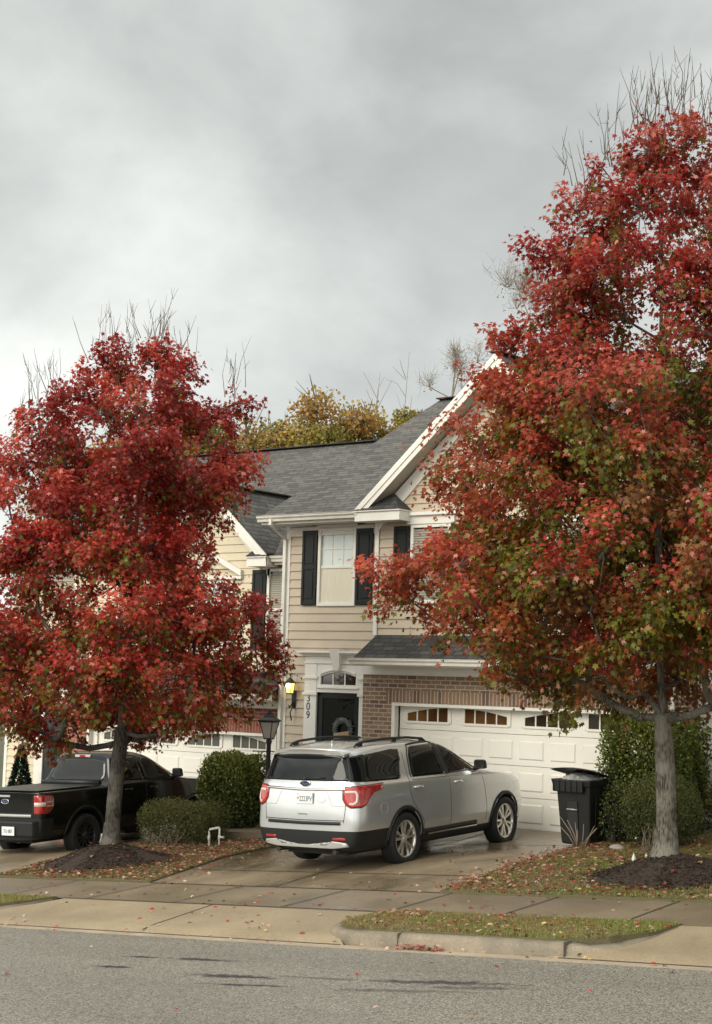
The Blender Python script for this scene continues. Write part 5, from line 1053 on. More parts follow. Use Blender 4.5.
def maple(base, label, prof, n_cl, n_lf, trunk, r0, pal, bark, lsz, shoots, seed, extra=(), open_=.0, holes=(), limb=None):
    """prof: (height, extent one way, extent other way); trunk: path points relative to base (across, height)"""
    global rng; rng = np.random.default_rng(seed); base = np.array(base, float)
    root = empty('maple_tree', base); tag(root, label, 'tree', 'red maples at the kerb')
    H = np.array([p[0] for p in prof]); A = np.array([p[1] for p in prof]); B = np.array([p[2] for p in prof])
    sk = Skel(); par = -1
    for a, h, d in trunk: par = sk.add(base+RV*a+DV*d+np.array([0, 0, h]), par)
    for a, h, d in (limb or ()): par = sk.add(base+RV*a+DV*d+np.array([0, 0, h]), 3 if (a, h, d) == limb[0] else len(sk.p)-1)
    area = np.maximum(.05, (A+B))**1.5; cum = np.cumsum(area); cl = []
    tries = 0
    while len(cl) < n_cl and tries < 20000:
        tries += 1; h = float(np.interp(rng.random()*cum[-1], cum, H))+rng.uniform(-.15, .15); h = min(max(h, H[0]), H[-1]); a_, b_ = np.interp(h, H, A), np.interp(h, H, B)
        ang = rng.uniform(0, 2*math.pi); rr = rng.uniform(.12, 1)**.5; u, v = rr*math.cos(ang), rr*math.sin(ang)
        rad = rng.uniform(.34, .64)*(1.0 if h < H[-1]*.8 else .75); ext = b_ if u > 0 else a_
        across = u*max(.05, ext-rad*.95); away = v*max(.05, (a_+b_)/2-rad*.8)
        c = np.array([across, away, h])
        if any(np.linalg.norm((c-q[0])*np.array([1, 1, 1.25])) < .34*(rad+q[1]) for q in cl): continue
        if h < H[0]+.60 and -.9 < across < .75 and away < .6: continue
        if any(abs(across-hx)/hr+abs(h-hh)/hr < 1 for hx, hh, hr in holes): continue
        cl.append((c, rad, rr))
    for (a, h, d, rad) in extra: cl.append((np.array([a, d, h]), rad, 1.0))
    order = sorted(range(len(cl)), key=lambda i: np.hypot(cl[i][0][0], cl[i][0][1])+.35*cl[i][0][2]); P = []; Nn = []; Tp = []; S = []; Cc = []
    tw = MB(base)
    for i in order:
        c, rad, rr = cl[i]; w_ = base+RV*c[0]+DV*c[1]+np.array([0, 0, c[2]]); low = w_-np.array([0, 0, rad*.35]); nd = sk.reach(low, load=rad*rad)
        k = int(n_lf*(rad/.42)**2.2*rng.uniform(.8, 1.15)); nt_ = 9
        out_dir = unit((RV*c[0]+DV*c[1]+np.array([0, 0, .6]))[None])[0]
        dirs = unit(rng.normal(0, 1, (nt_, 3))+out_dir*.7+np.array([0, 0, .25])); ends = low+dirs*rad*rng.uniform(.8, 1.35, (nt_, 1))*np.array([1.1, 1.1, .85])
        for e_ in ends: tw.tube([low, (low+e_)/2+np.array([0, 0, .03]), e_], [.007, .005, .002], n=3, cap=False)
        which = rng.integers(0, nt_, k); t = rng.uniform(.15, 1.05, k)**.6
        p = low+(ends[which]-low)*t[:, None]+rng.normal(0, rad*.165, (k, 3))
        o_ = unit(p-(w_-np.array([0, 0, .2])))
        nr = unit(o_*.75+np.array([0, 0, .55])+rng.normal(0, .45, (k, 3))); tp = unit(o_*.6+np.array([0, 0, -.65])+rng.normal(0, .5, (k, 3)))
        P.append(p); Nn.append(nr); Tp.append(tp); S.append(rng.uniform(.55, 1.4, k)*lsz)
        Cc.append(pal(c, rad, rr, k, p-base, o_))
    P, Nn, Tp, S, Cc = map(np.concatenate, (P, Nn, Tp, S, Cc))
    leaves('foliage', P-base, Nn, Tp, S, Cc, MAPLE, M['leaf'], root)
    mb = MB(base); sk.mesh(mb, r0); 
    # root flare
    mb.tube([base+np.array([0, 0, -.25]), base+np.array([0, 0, 0]), base+np.array([0, 0, .12]), base+np.array([0, 0, .35])], [r0*1.75, r0*1.5, r0*1.2, r0*1.0], n=14, cap=False)
    t_ = mb.build('trunk', bark, root, recalc=False)
    tops = [c for c in cl if c[0][2] > H[-1]*.74 and c[2] > .25 and not any(abs(q_[0][0]-c[0][0]) < .5 and q_[0][2] > c[0][2]+.45 for q_ in cl)]
    for q in range(shoots):
        c, rad, rr = tops[rng.integers(len(tops))]; w_ = base+RV*c[0]+DV*c[1]+np.array([0, 0, c[2]]); a = rng.normal(0, .17, 3); L_ = rng.uniform(.3, .85); d = unit((np.array([0, 0, 1])+a+out_dir*0+RV*c[0]*.07)[None])[0]
        s0 = w_+rng.normal(0, rad*.3, 3)+np.array([0, 0, rad*.45]); s1 = s0+d*L_*.5; s2 = s0+d*L_+np.array([0, 0, .05]); s1 = s1+rng.normal(0, .03, 3); tw.tube([s0, s1, s2], [.008, .005, .002], n=4, cap=False)
        for z in range(rng.integers(0, 4)):
            m_ = s0+d*L_*rng.uniform(.35, .85); e_ = m_+unit((d+rng.normal(0, .35, 3))[None])[0]*rng.uniform(.12, .35); tw.tube([m_, e_], [.005, .002], n=3, cap=False)
    tw.build('twigs', M['twig'], root, recalc=False)
    return root
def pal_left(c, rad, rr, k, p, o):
    g = rng.random(k); up = np.clip(o[:, 2]*.75+.35, 0, 1)[:, None]  # light on clump tops and shade beneath painted in; inner green is leaf colour
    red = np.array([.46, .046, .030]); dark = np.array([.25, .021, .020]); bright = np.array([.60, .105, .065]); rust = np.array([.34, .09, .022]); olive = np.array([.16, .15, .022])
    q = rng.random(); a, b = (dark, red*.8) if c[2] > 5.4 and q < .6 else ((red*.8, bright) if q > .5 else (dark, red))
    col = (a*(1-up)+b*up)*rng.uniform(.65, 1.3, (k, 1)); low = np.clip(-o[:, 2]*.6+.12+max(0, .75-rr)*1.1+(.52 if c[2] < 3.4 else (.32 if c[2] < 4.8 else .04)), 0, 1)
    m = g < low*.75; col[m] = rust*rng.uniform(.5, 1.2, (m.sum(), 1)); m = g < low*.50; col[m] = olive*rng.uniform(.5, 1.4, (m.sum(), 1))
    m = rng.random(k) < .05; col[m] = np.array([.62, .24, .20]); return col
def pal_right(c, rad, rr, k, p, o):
    z = c[2]; g = rng.random(k); up = np.clip(o[:, 2]*.75+.35, 0, 1)[:, None]; red = np.array([.42, .045, .030]); dark = np.array([.22, .025, .019]); coral = np.array([.66, .13, .085]); rust = np.array([.36, .085, .020]); olive = np.array([.155, .15, .020]); brown = np.array([.22, .10, .03])  # colour follows leaf direction: painted light above, painted shade below, besides real green inside
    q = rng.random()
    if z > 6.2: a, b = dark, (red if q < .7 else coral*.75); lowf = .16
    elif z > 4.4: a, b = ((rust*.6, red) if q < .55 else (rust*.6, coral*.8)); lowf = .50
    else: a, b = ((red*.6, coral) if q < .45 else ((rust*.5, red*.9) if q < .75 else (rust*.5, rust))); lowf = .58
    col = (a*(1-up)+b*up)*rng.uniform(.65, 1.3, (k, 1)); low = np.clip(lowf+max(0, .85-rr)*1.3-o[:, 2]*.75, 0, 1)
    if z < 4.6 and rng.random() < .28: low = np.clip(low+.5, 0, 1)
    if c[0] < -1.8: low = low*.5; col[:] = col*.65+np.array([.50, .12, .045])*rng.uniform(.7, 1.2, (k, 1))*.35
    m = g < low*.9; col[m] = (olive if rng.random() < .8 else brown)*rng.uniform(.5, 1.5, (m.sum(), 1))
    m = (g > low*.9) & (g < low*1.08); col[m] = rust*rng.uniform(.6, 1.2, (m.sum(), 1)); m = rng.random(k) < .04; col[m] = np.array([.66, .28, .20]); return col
prof_l = [(1.8, 1.7, .9), (2.1, 2.6, 1.9), (2.5, 3.0, 2.5), (3.0, 3.1, 2.6), (3.6, 3.0, 2.6), (4.2, 2.9, 2.2), (4.7, 2.8, 1.5), (5.2, 2.75, 1.45), (5.7, 2.6, 1.9), (6.2, 2.4, 2.25), (6.7, 2.15, 2.05), (7.1, 1.9, 1.6), (7.45, 1.6, 1.5), (7.8, 1.05, 1.35), (8.1, .5, 1.2), (8.3, .3, .9)]
TL = (-18.05, 18.1, gz(-18.05, 18.1)+.30)
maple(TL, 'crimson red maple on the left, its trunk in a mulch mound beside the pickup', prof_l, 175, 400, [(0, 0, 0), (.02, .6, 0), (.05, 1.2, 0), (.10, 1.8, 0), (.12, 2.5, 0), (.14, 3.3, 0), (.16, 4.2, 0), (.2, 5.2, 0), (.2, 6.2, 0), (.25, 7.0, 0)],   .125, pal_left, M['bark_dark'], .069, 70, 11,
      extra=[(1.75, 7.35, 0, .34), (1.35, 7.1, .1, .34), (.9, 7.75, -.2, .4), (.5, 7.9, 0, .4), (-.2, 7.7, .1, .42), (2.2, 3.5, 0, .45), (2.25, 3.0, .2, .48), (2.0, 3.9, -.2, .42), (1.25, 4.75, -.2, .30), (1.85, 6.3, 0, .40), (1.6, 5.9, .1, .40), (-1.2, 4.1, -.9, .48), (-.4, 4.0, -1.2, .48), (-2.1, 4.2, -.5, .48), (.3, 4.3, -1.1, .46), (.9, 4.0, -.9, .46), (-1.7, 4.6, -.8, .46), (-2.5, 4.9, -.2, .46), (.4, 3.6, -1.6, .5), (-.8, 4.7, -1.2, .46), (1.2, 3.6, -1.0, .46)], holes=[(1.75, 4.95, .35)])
prof_r = [(2.1, 1.2, .9), (2.35, 2.2, 1.6), (2.65, 2.7, 2.4), (3.0, 3.2, 2.8), (3.3, 3.6, 3.0), (3.7, 3.5, 3.0), (4.1, 3.2, 3.0), (4.5, 3.1, 2.9), (5.0, 3.1, 2.8), (5.6, 3.0, 2.6), (6.0, 2.65, 2.4), (6.4, 2.25, 2.2), (6.9, 1.9, 2.0), (7.4, 1.8, 1.9), (8.0, 1.65, 1.8), (8.5, 1.35, 1.6), (8.9, .95, 1.4), (9.2, .6, 1.1), (9.35, .35, .8)]
TR = (-8.38, 18.05, gz(-8.38, 18.05)+.27)
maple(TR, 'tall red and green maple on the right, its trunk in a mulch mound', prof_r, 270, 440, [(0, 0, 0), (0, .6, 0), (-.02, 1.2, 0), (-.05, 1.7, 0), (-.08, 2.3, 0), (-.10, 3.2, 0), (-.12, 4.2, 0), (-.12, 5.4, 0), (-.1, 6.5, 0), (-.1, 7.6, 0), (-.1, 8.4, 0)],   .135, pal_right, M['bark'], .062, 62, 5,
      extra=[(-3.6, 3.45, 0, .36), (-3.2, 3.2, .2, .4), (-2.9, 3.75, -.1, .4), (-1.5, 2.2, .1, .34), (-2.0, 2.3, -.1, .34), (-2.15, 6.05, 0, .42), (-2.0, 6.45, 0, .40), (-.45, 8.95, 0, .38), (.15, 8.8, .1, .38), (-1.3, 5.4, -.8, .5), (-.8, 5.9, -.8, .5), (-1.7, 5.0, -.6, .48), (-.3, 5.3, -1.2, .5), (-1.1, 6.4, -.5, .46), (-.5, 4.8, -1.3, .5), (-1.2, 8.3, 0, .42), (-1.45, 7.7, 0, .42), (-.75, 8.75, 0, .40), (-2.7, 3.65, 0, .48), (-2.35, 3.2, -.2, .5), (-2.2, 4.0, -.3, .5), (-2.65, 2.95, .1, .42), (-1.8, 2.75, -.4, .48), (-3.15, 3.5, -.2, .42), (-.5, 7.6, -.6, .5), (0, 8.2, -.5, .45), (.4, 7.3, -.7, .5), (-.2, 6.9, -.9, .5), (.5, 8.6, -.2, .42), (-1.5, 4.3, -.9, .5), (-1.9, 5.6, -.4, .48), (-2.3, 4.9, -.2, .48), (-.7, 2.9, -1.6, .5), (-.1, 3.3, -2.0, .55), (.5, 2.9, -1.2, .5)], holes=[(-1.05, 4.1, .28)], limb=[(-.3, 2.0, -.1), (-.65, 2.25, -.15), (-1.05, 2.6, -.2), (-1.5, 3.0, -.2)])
# mulch mounds
def mound(c, rx, ry, h, label):
    o = Vector((c[0], c[1], gz(c[0], c[1]))); mb = MB(o); n, mR = 40, 12; rows = []
    for j in range(mR+1):
        t = j/mR; row = []
        for i in range(n):
            a = 2*math.pi*i/n; wob = 1+.07*math.sin(3*a+1)+.05*math.sin(7*a); x, y = c[0]+rx*t*wob*math.cos(a), c[1]+ry*t*wob*math.sin(a)
            z = gz(x, y)+.03+h*(math.cos(min(1, t)*math.pi)+1)/2+random.uniform(-.012, .012)*(j < mR)-.05*(j == mR); row.append((x, y, z))
        rows.append(row)
    for r0, r1 in zip(rows[:-1], rows[1:]):
        for i in range(n): mb.face([r0[i], r0[(i+1) % n], r1[(i+1) % n], r1[i]], smooth=True)
    for q in range(4200):      # chips
        a = random.uniform(0, 6.283); t = math.sqrt(random.random())*1.02; x, y = c[0]+rx*t*math.cos(a), c[1]+ry*t*math.sin(a); z = gz(x, y)+.04+h*(math.cos(min(1, t)*math.pi)+1)/2
        d = Vector((random.gauss(0, 1), random.gauss(0, 1), random.gauss(0, .4))).normalized()*random.uniform(.012, .035); s_ = d.cross(Vector((random.gauss(0, .4), random.gauss(0, .4), 1))).normalized()*random.uniform(.004, .009); p = Vector((x, y, z)); mb.face([p-d-s_, p+d-s_, p+d+s_, p-d+s_])
    return tag(mb.build('mulch_mound', M['mulch'], recalc=False), kind='stuff', label=label, cat='mulch')
mound((TL[0], TL[1]-.1), 1.35, 1.0, .29, 'dark mulch mound round the trunk of the left maple'); mound((TR[0]+.1, TR[1]-.1), 1.25, .95, .26, 'dark mulch mound round the trunk of the right maple')
# ------------------------------------------------------------------ shrubs
def shrub(c, half, label, name, n, lsz, cols, top=None, power=4, stems=14, gap=0, seed=1, zb=None, shell_=.16, cat='bush'):
    """clipped bush: small leaves in a shell round a rounded block, bare stems inside"""
    r_ = np.random.default_rng(seed); zb = gz(c[0], c[1]) if zb is None else zb; base = np.array([c[0], c[1], zb]); root = empty(name, base); tag(root, label, cat)
    d = unit(r_.normal(0, 1, (n, 3))); L_ = (np.abs(d)**power).sum(1)**(-1/power); dep = 1-shell_*2.2*r_.random(n)**1.5; rad = L_*dep*(1+.06*np.sin(d[:, 0]*7+seed)+.05*np.sin(d[:, 1]*9+d[:, 2]*6))
    p = d*rad[:, None]*np.array(half)+np.array([0, 0, half[2]+gap]); p += r_.normal(0, .022, (n, 3))
    keep = ~((p[:, 2] < half[2]*.45+gap) & (r_.random(n) < .30)); p, d, dep = p[keep], d[keep], dep[keep]; n = len(p)
    nr = unit(d*.9+r_.normal(0, .6, (n, 3))+np.array([0, 0, .3])); tp = unit(d*.5+r_.normal(0, .8, (n, 3))+np.array([0, 0, .35]))
    t = np.clip((d[:, 2:3]*.5+.28)+r_.normal(0, .25, (n, 1)), 0, 1); col = (np.array(cols[0])*(1-t)+np.array(cols[1])*t)*r_.uniform(.55, 1.4, (n, 1))  # leaf colour painted pale on top, dark below, as if lit from above
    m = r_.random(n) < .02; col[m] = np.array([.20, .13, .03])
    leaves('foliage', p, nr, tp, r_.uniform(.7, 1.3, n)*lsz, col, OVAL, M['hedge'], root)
    mb = MB(base)
    for k in range(stems):
        a = r_.uniform(0, 6.283); e_ = base+np.array([half[0]*.75*math.cos(a)*r_.uniform(.3, 1), half[1]*.75*math.sin(a)*r_.uniform(.3, 1), half[2]*r_.uniform(.9, 1.7)]); b_ = base+np.array([half[0]*.25*math.cos(a), half[1]*.25*math.sin(a), -.03])
        mb.tube([b_, (b_+e_)/2+r_.normal(0, .04, 3), e_], [.012, .009, .004], n=5, cap=False)
    mb.build('stems', M['twig'], root, recalc=False); return root
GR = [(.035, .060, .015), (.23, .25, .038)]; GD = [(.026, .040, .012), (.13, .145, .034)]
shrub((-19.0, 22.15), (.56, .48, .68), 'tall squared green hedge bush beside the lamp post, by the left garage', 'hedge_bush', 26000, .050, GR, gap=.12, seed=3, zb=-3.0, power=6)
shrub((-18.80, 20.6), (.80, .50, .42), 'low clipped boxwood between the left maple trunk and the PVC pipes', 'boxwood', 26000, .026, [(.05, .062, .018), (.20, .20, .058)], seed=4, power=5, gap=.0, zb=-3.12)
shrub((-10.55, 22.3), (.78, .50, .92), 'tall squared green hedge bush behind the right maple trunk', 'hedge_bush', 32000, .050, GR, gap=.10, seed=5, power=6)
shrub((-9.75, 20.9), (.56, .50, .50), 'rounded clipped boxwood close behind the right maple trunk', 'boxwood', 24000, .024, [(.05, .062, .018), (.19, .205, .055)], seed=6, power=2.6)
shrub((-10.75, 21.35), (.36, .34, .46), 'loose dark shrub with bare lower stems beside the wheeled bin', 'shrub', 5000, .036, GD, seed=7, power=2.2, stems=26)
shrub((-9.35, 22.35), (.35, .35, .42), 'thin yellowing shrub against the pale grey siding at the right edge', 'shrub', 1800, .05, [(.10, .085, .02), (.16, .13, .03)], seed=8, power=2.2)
# conical evergreen by the left house
r_ = np.random.default_rng(9); n = 4200; h = r_.random(n)**1.3; a = r_.uniform(0, 6.283, n); rad = (.34*(1-h)+.02)*r_.uniform(.55, 1, n); bz = -3.15; et = empty('evergreen_shrub', (-26.15, 23.35, bz)); tag(et, 'small dark conical evergreen beside the cream siding at the left edge', 'shrub')
pp = np.stack([rad*np.cos(a), rad*np.sin(a), .1+h*1.35], 1); o_ = unit(np.stack([np.cos(a), np.sin(a), .2+0*a], 1)); leaves('foliage', pp, unit(o_+r_.normal(0, .5, (n, 3))), unit(o_+r_.normal(0, .3, (n, 3))+np.array([0, 0, -.1])), r_.uniform(.05, .08, n), np.array([.012, .026, .014])*r_.uniform(.5, 1.6, (n, 1)), OVAL, M['hedge'], et)
mb = MB((-26.15, 23.35, bz)); mb.tube([(-26.15, 23.35, bz-.05), (-26.15, 23.35, bz+1.3)], [.03, .008], n=6); mb.build('trunk', M['twig'], et)
# bare sticks of a dormant plant by the bin
mb = MB((-10.95, 20.55, gz(-10.95, 20.55)))
for k in range(9):
    a = random.uniform(-1.2, 1.2); b_ = Vector((-10.9+random.uniform(-.1, .1), 20.55+random.uniform(-.05, .05), gz(-10.9, 20.5)+.0)); e_ = b_+Vector((math.sin(a)*.38, random.uniform(-.1, .1), random.uniform(.3, .55))); mb.tube([b_, (b_+e_)/2+Vector((.01, 0, .03)), e_], [.009, .008, .004], n=5)
tag(mb.build('bare_plant', M['twig_pale']), 'bare pale sticks of a cut back plant in front of the bin', 'plant')
for (x, y, sd_, lb) in ((-18.6, 19.85, 2, 'dry tangle of bare stems in front of the low left boxwood'), (-9.55, 20.25, 3, 'dry tangle of bare stems right of the right maple trunk')):
    mb = MB((x, y, gz(x, y))); r_ = random.Random(sd_)
    for k in range(34):
        b_ = Vector((x+r_.uniform(-.25, .25), y+r_.uniform(-.15, .15), gz(x, y)+.02)); e_ = b_+Vector((r_.gauss(0, .16), r_.gauss(0, .1), r_.uniform(.15, .42))); mb.tube([b_, (b_+e_)/2+Vector((r_.gauss(0, .03), 0, .02)), e_], [.005, .004, .002], n=4, cap=False)
    tag(mb.build('bare_plant', M['twig_pale']), lb, 'plant')
# ------------------------------------------------------------------ lamp post
lx, ly = -17.22, 21.0; lz0 = gz(lx, ly); lp = empty('lamp_post', (lx, ly, lz0)); lp.scale = (1.04, 1.04, 1.045); tag(lp, 'black lamp post with a frosted lantern standing at the driveway edge', 'lamp post')
mb = MB((lx, ly, lz0)); mb.lathe([(.0, -.02), (.065, -.02), (.062, .06), (.05, .09), (.038, .12), (.038, 1.62), (.05, 1.64), (.05, 1.68), (.03, 1.70), (.0, 1.70)], (lx, ly, lz0), n=16); mb.build('pole', M['black_metal'], lp)
mb = MB((lx, ly, lz0)); d = Vector(RV); p = Vector((lx, ly, lz0+1.50)); mb.tube([p-d*.25, p+d*.17], .009, n=8)
for e_ in (p-d*.25, p+d*.17): mb.ico(e_, (.016, .016, .016))
mb.build('ladder_bar', M['black_metal'], lp)
zl = lz0+1.70; mb = MB((lx, ly, lz0)); q4 = lambda r_, z, k: Vector((lx+r_*math.cos(k*math.pi/2+.95), ly+r_*math.sin(k*math.pi/2+.95), z))
for k in range(4): mb.tube([q4(.085, zl+.01, k), q4(.17, zl+.29, k)], .008, n=5); mb.tube([q4(.085, zl+.01, k), q4(.085, zl+.01, k+1)], .010, n=5); mb.tube([q4(.17, zl+.29, k), q4(.17, zl+.29, k+1)], .012, n=5)
for (r0, z0, r1, z1) in ((.205, zl+.295, .20, zl+.315), (.20, zl+.315, .12, zl+.36), (.12, zl+.36, .06, zl+.415), (.06, zl+.415, .05, zl+.44)):
    for k in range(4): mb.face([q4(r0, z0, k), q4(r0, z0, k+1), q4(r1, z1, k+1), q4(r1, z1, k)])
mb.face([q4(.205, zl+.295, k) for k in range(4)]); mb.face([q4(.05, zl+.44, k) for k in range(4)]); mb.tube([(lx, ly, zl+.44), (lx, ly, zl+.47), (lx, ly, zl+.51)], [.012, .02, .003], n=8)
ln_ = mb.build('lantern', M['black_metal'], lp); mb = MB((lx, ly, lz0))
for k in range(4): mb.face([q4(.081, zl+.015, k), q4(.081, zl+.015, k+1), q4(.163, zl+.285, k+1), q4(.163, zl+.285, k)])
mb.build('lantern_glass', M['lantern_glass'], ln_)
# ------------------------------------------------------------------ PVC pipes
px_, py_ = -17.62, 20.1; z0 = gz(px_, py_)+.03; pv = empty('pvc_pipe', (px_, py_, z0)); pv.scale = (.72, .72, .74); tag(pv, 'pair of white PVC standpipes joined at the top in the leaf litter', 'pipe')
a, b = Vector((px_-.10, py_-.03, z0)), Vector((px_+.13, py_+.05, z0)); r_ = .022
mb = MB((px_, py_, z0)); mb.tube([a+Vector((0, 0, -.05)), a+Vector((-.02, 0, .33))], r_); mb.tube([a+Vector((-.02, 0, .12)), a+Vector((-.02, 0, .24))], r_*1.5); mb.build('standpipe', M['pvc'], pv)
mb = MB((px_, py_, z0)); mb.tube([b+Vector((0, 0, -.05)), b+Vector((0, 0, .42))], r_); mb.tube([b+Vector((0, 0, .15)), b+Vector((0, 0, .27))], r_*1.4); mb.build('standpipe', M['pvc'], pv)
mb = MB((px_, py_, z0)); mb.tube([a+Vector((-.02, 0, .33)), a+Vector((0, 0, .38)), b+Vector((-.03, 0, .43)), b+Vector((0, 0, .42))], [r_*1.1, r_*1.2, r_*1.2, r_*1.1]); mb.build('cross_pipe', M['pvc'], pv)
mb = MB((px_, py_, z0)); mb.tube([b+Vector((0, 0, .22)), b+Vector((.11, .02, .22))], r_); mb.tube([b+Vector((.09, .016, .22)), b+Vector((.12, .02, .22))], r_*1.4); mb.build('outlet', M['pvc'], pv)
# ------------------------------------------------------------------ wheeled bin
bx, by = -11.17, 21.15; bz = gz(bx, by)+.014; bn = empty('wheeled_bin', (bx, by, bz), (0, 0, R(-3))); tag(bn, 'black wheeled rubbish bin with a pale bag lifting its lid, by the garage', 'bin')
def bx8(x0, x1, y0, y1, z0, X0, X1, Y0, Y1, z1): return [(x0, y0, z0), (x1, y0, z0), (x1, y1, z0), (x0, y1, z0), (X0, Y0, z1), (X1, Y0, z1), (X1, Y1, z1), (X0, Y1, z1)]
mb = MB(); mb.hexa(bx8(-.25, .25, -.22, .26, .02, -.295, .295, -.32, .34, .90)); mb.build('body', M['black_plastic'], bn, bevel=.035)
mb = MB(); mb.hexa(bx8(-.325, .325, -.36, .36, .89, -.345, .345, -.385, .385, .985)); mb.hexa(bx8(-.31, .20, -.375, -.30, .80, -.32, .21, -.385, -.30, .985)); mb.build('rim', M['black_plastic'], bn, bevel=.012)
mb = MB()
for k in range(6): x = -.30+.10*k; mb.box(x, x+.012, -.398, -.384, .81, .975)
mb.build('rib', M['black_plastic'], bn)
mb = MB(); mb.hexa([(-.095, -.263, .22), (.075, -.263, .22), (.075, -.245, .22), (-.095, -.245, .22), (-.095, -.312, .66), (.075, -.312, .66), (.075, -.29, .66), (-.095, -.29, .66)]); mb.build('front_recess', M['gap'], bn)
mb = MB(); mb.tube([(-.10, -.315, .545), (.08, -.315, .545)], .011, n=8); mb.build('catch_bar', M['silver_plastic'], bn)
mb = MB(); mb.hexa(bx8(.262, .275, -.12, .16, .10, .302, .315, -.16, .2, .78)); mb.build('side_panel', M['black_plastic'], bn, bevel=.01)
mb = MB(); ny, nx = 10, 10
for sgn in (0, -.014):
    for i in range(nx):
        for j in range(ny):
            f = lambda i, j: (-.355+.71*i/nx, -.395+.79*j/ny, 1.155-.14*(j/ny)+.035*math.sin(math.pi*i/nx)*math.sin(math.pi*min(1, j/ny+.15))-.02*(i == 0 or i == nx or j == 0)+sgn)
            q = [f(i, j), f(i+1, j), f(i+1, j+1), f(i, j+1)]; mb.face(q if sgn == 0 else q[::-1], smooth=True)
mb.box(-.05, .12, -.412, -.385, 1.135, 1.165); mb.build('lid', M['black_plastic'], bn, recalc=False)
mb = MB(); mb.tube([(-.25, .40, .95), (.25, .40, .95)], .018); mb.build('handle', M['black_plastic'], bn)
for s in (-1, 1): mb = MB(); mb.lathe([(0, -.03), (.12, -.03), (.125, 0), (.12, .03), (0, .03)], (s*.26, .24, .125), axis='x', n=20); mb.build('wheel', M['tyre'], bn)
bg = empty('rubbish_bag', (bx, by, bz+.95)); bg.rotation_euler = (0, 0, R(-3)); tag(bg, 'pale plastic rubbish bag bulging out under the bin lid', 'bag'); bpy.data.objects.remove(bg)
bm = bmesh.new(); bmesh.ops.create_icosphere(bm, subdivisions=4, radius=1)
for v in bm.verts: n_ = 1+.10*math.sin(v.co.x*9+v.co.y*5)*math.sin(v.co.z*8+v.co.y*7)+.05*math.sin(v.co.x*23)*math.sin(v.co.y*19); v.co = Vector((v.co.x*.29*n_, v.co.y*.31*n_, v.co.z*.115*n_))
me = bpy.data.meshes.new('rubbish_bag'); bm.to_mesh(me); bm.free(); me.materials.append(M['bag'])
for p in me.polygons: p.use_smooth = True
bg = bpy.data.objects.new('rubbish_bag', me); COL.objects.link(bg); bg.location = (bx, by-.06, bz+.975); tag(bg, 'pale plastic rubbish bag bulging out under the bin lid', 'bag')
# two little white markers and a pale stone on the right lawn
for x, y, lb in ((-9.28, 19.0, 'left of two small white markers in the grass by the right mound'), (-9.10, 19.0, 'right of two small white markers in the grass by the right mound')):
    z = gz(x, y)+.03; mb = MB((x, y, z)); mb.lathe([(.0, -.02), (.028, -.02), (.03, .05), (.022, .07), (.0, .13)], (x, y, z), n=10); tag(mb.build('lawn_marker', M['pvc']), lb, 'marker', 'white lawn markers')
x, y = -10.25, 20.45; z = gz(x, y)+.05; mb = MB((x, y, z)); mb.ico((x, y, z), (.13, .08, .06)); mb.ico((x+.02, y, z+.05), (.08, .06, .03)) if False else None; tag(mb.build('stone', mat('pale_stone', (.30, .28, .24), .8, bump=(14, .8))), 'pale flat stone in the leaves between the bin and the right maple', 'stone')
# ------------------------------------------------------------------ grass, litter
rng = np.random.default_rng(21)
def inside(x, y, lo, hi): return lo(y) < x < hi(y)
def scatter(n, xr, yr, ok):
    out = []
    while len(out) < n:
        x, y = rng.uniform(*xr), rng.uniform(*yr)
        if ok(x, y): out.append((x, y))
    return np.array(out)
def grass(name, n, xr, yr, ok, zf, h, c0, c1, label):
    q = scatter(n, xr, yr, ok); z = np.array([zf(x, y) for x, y in q]); p = np.column_stack([q, z-.004]); a = rng.uniform(0, 6.283, n)
    tip = unit(np.column_stack([rng.normal(0, .55, n), rng.normal(0, .55, n), np.ones(n)])); nr = np.column_stack([np.cos(a), np.sin(a), 0*a])
    pt = .5+.5*np.sin(q[:, 0]*1.7+2*np.sin(q[:, 1]*1.3))*np.sin(q[:, 1]*2.1+q[:, 0]*.6); t = np.clip(pt+rng.normal(0, .28, n), 0, 1)[:, None]
    col = (np.array(c0)*(1-t)+np.array(c1)*t)*rng.uniform(.6, 1.4, (n, 1)); return tag(leaves(name, p, nr, tip, rng.uniform(.6, 1.3, n)*h, col, BLADE, M['grass']), label, 'grass', kind='stuff')
okv = lambda x, y: vl(y)+.0 < x < vr(y); okv2 = lambda x, y: x < vr2(y); okr = lambda x, y: dr(y)+.0 < x < -6.95; okl = lambda x, y: d2r(y)+.03 < x < dl(y)
GA, GB = (.26, .195, .085), (.20, .23, .045)
grass('grass', 30000, (-10.9, -6.9), (14.06, 15.24), okv, lambda x, y: zverge(x, y)+.01, .042, (.28, .22, .10), (.21, .24, .055), 'short green grass on the kerbside verge')
grass('grass', 9000, (-18.7, -16.1), (14.06, 15.18), okv2, lambda x, y: zverge(x, y)+.01, .042, (.28, .23, .09), (.24, .29, .055), 'short green grass on the verge at the left edge')
grass('grass', 60000, (-11.2, -6.95), (16.6, 22.2), okr, lz, .040, GA, GB, 'thin yellowing grass on the right lawn')
grass('grass', 42000, (-20, -15.6), (16.64, 22.0), okl, lz, .040, (.24, .165, .075), (.17, .18, .045), 'thin yellowing grass under the left maple')
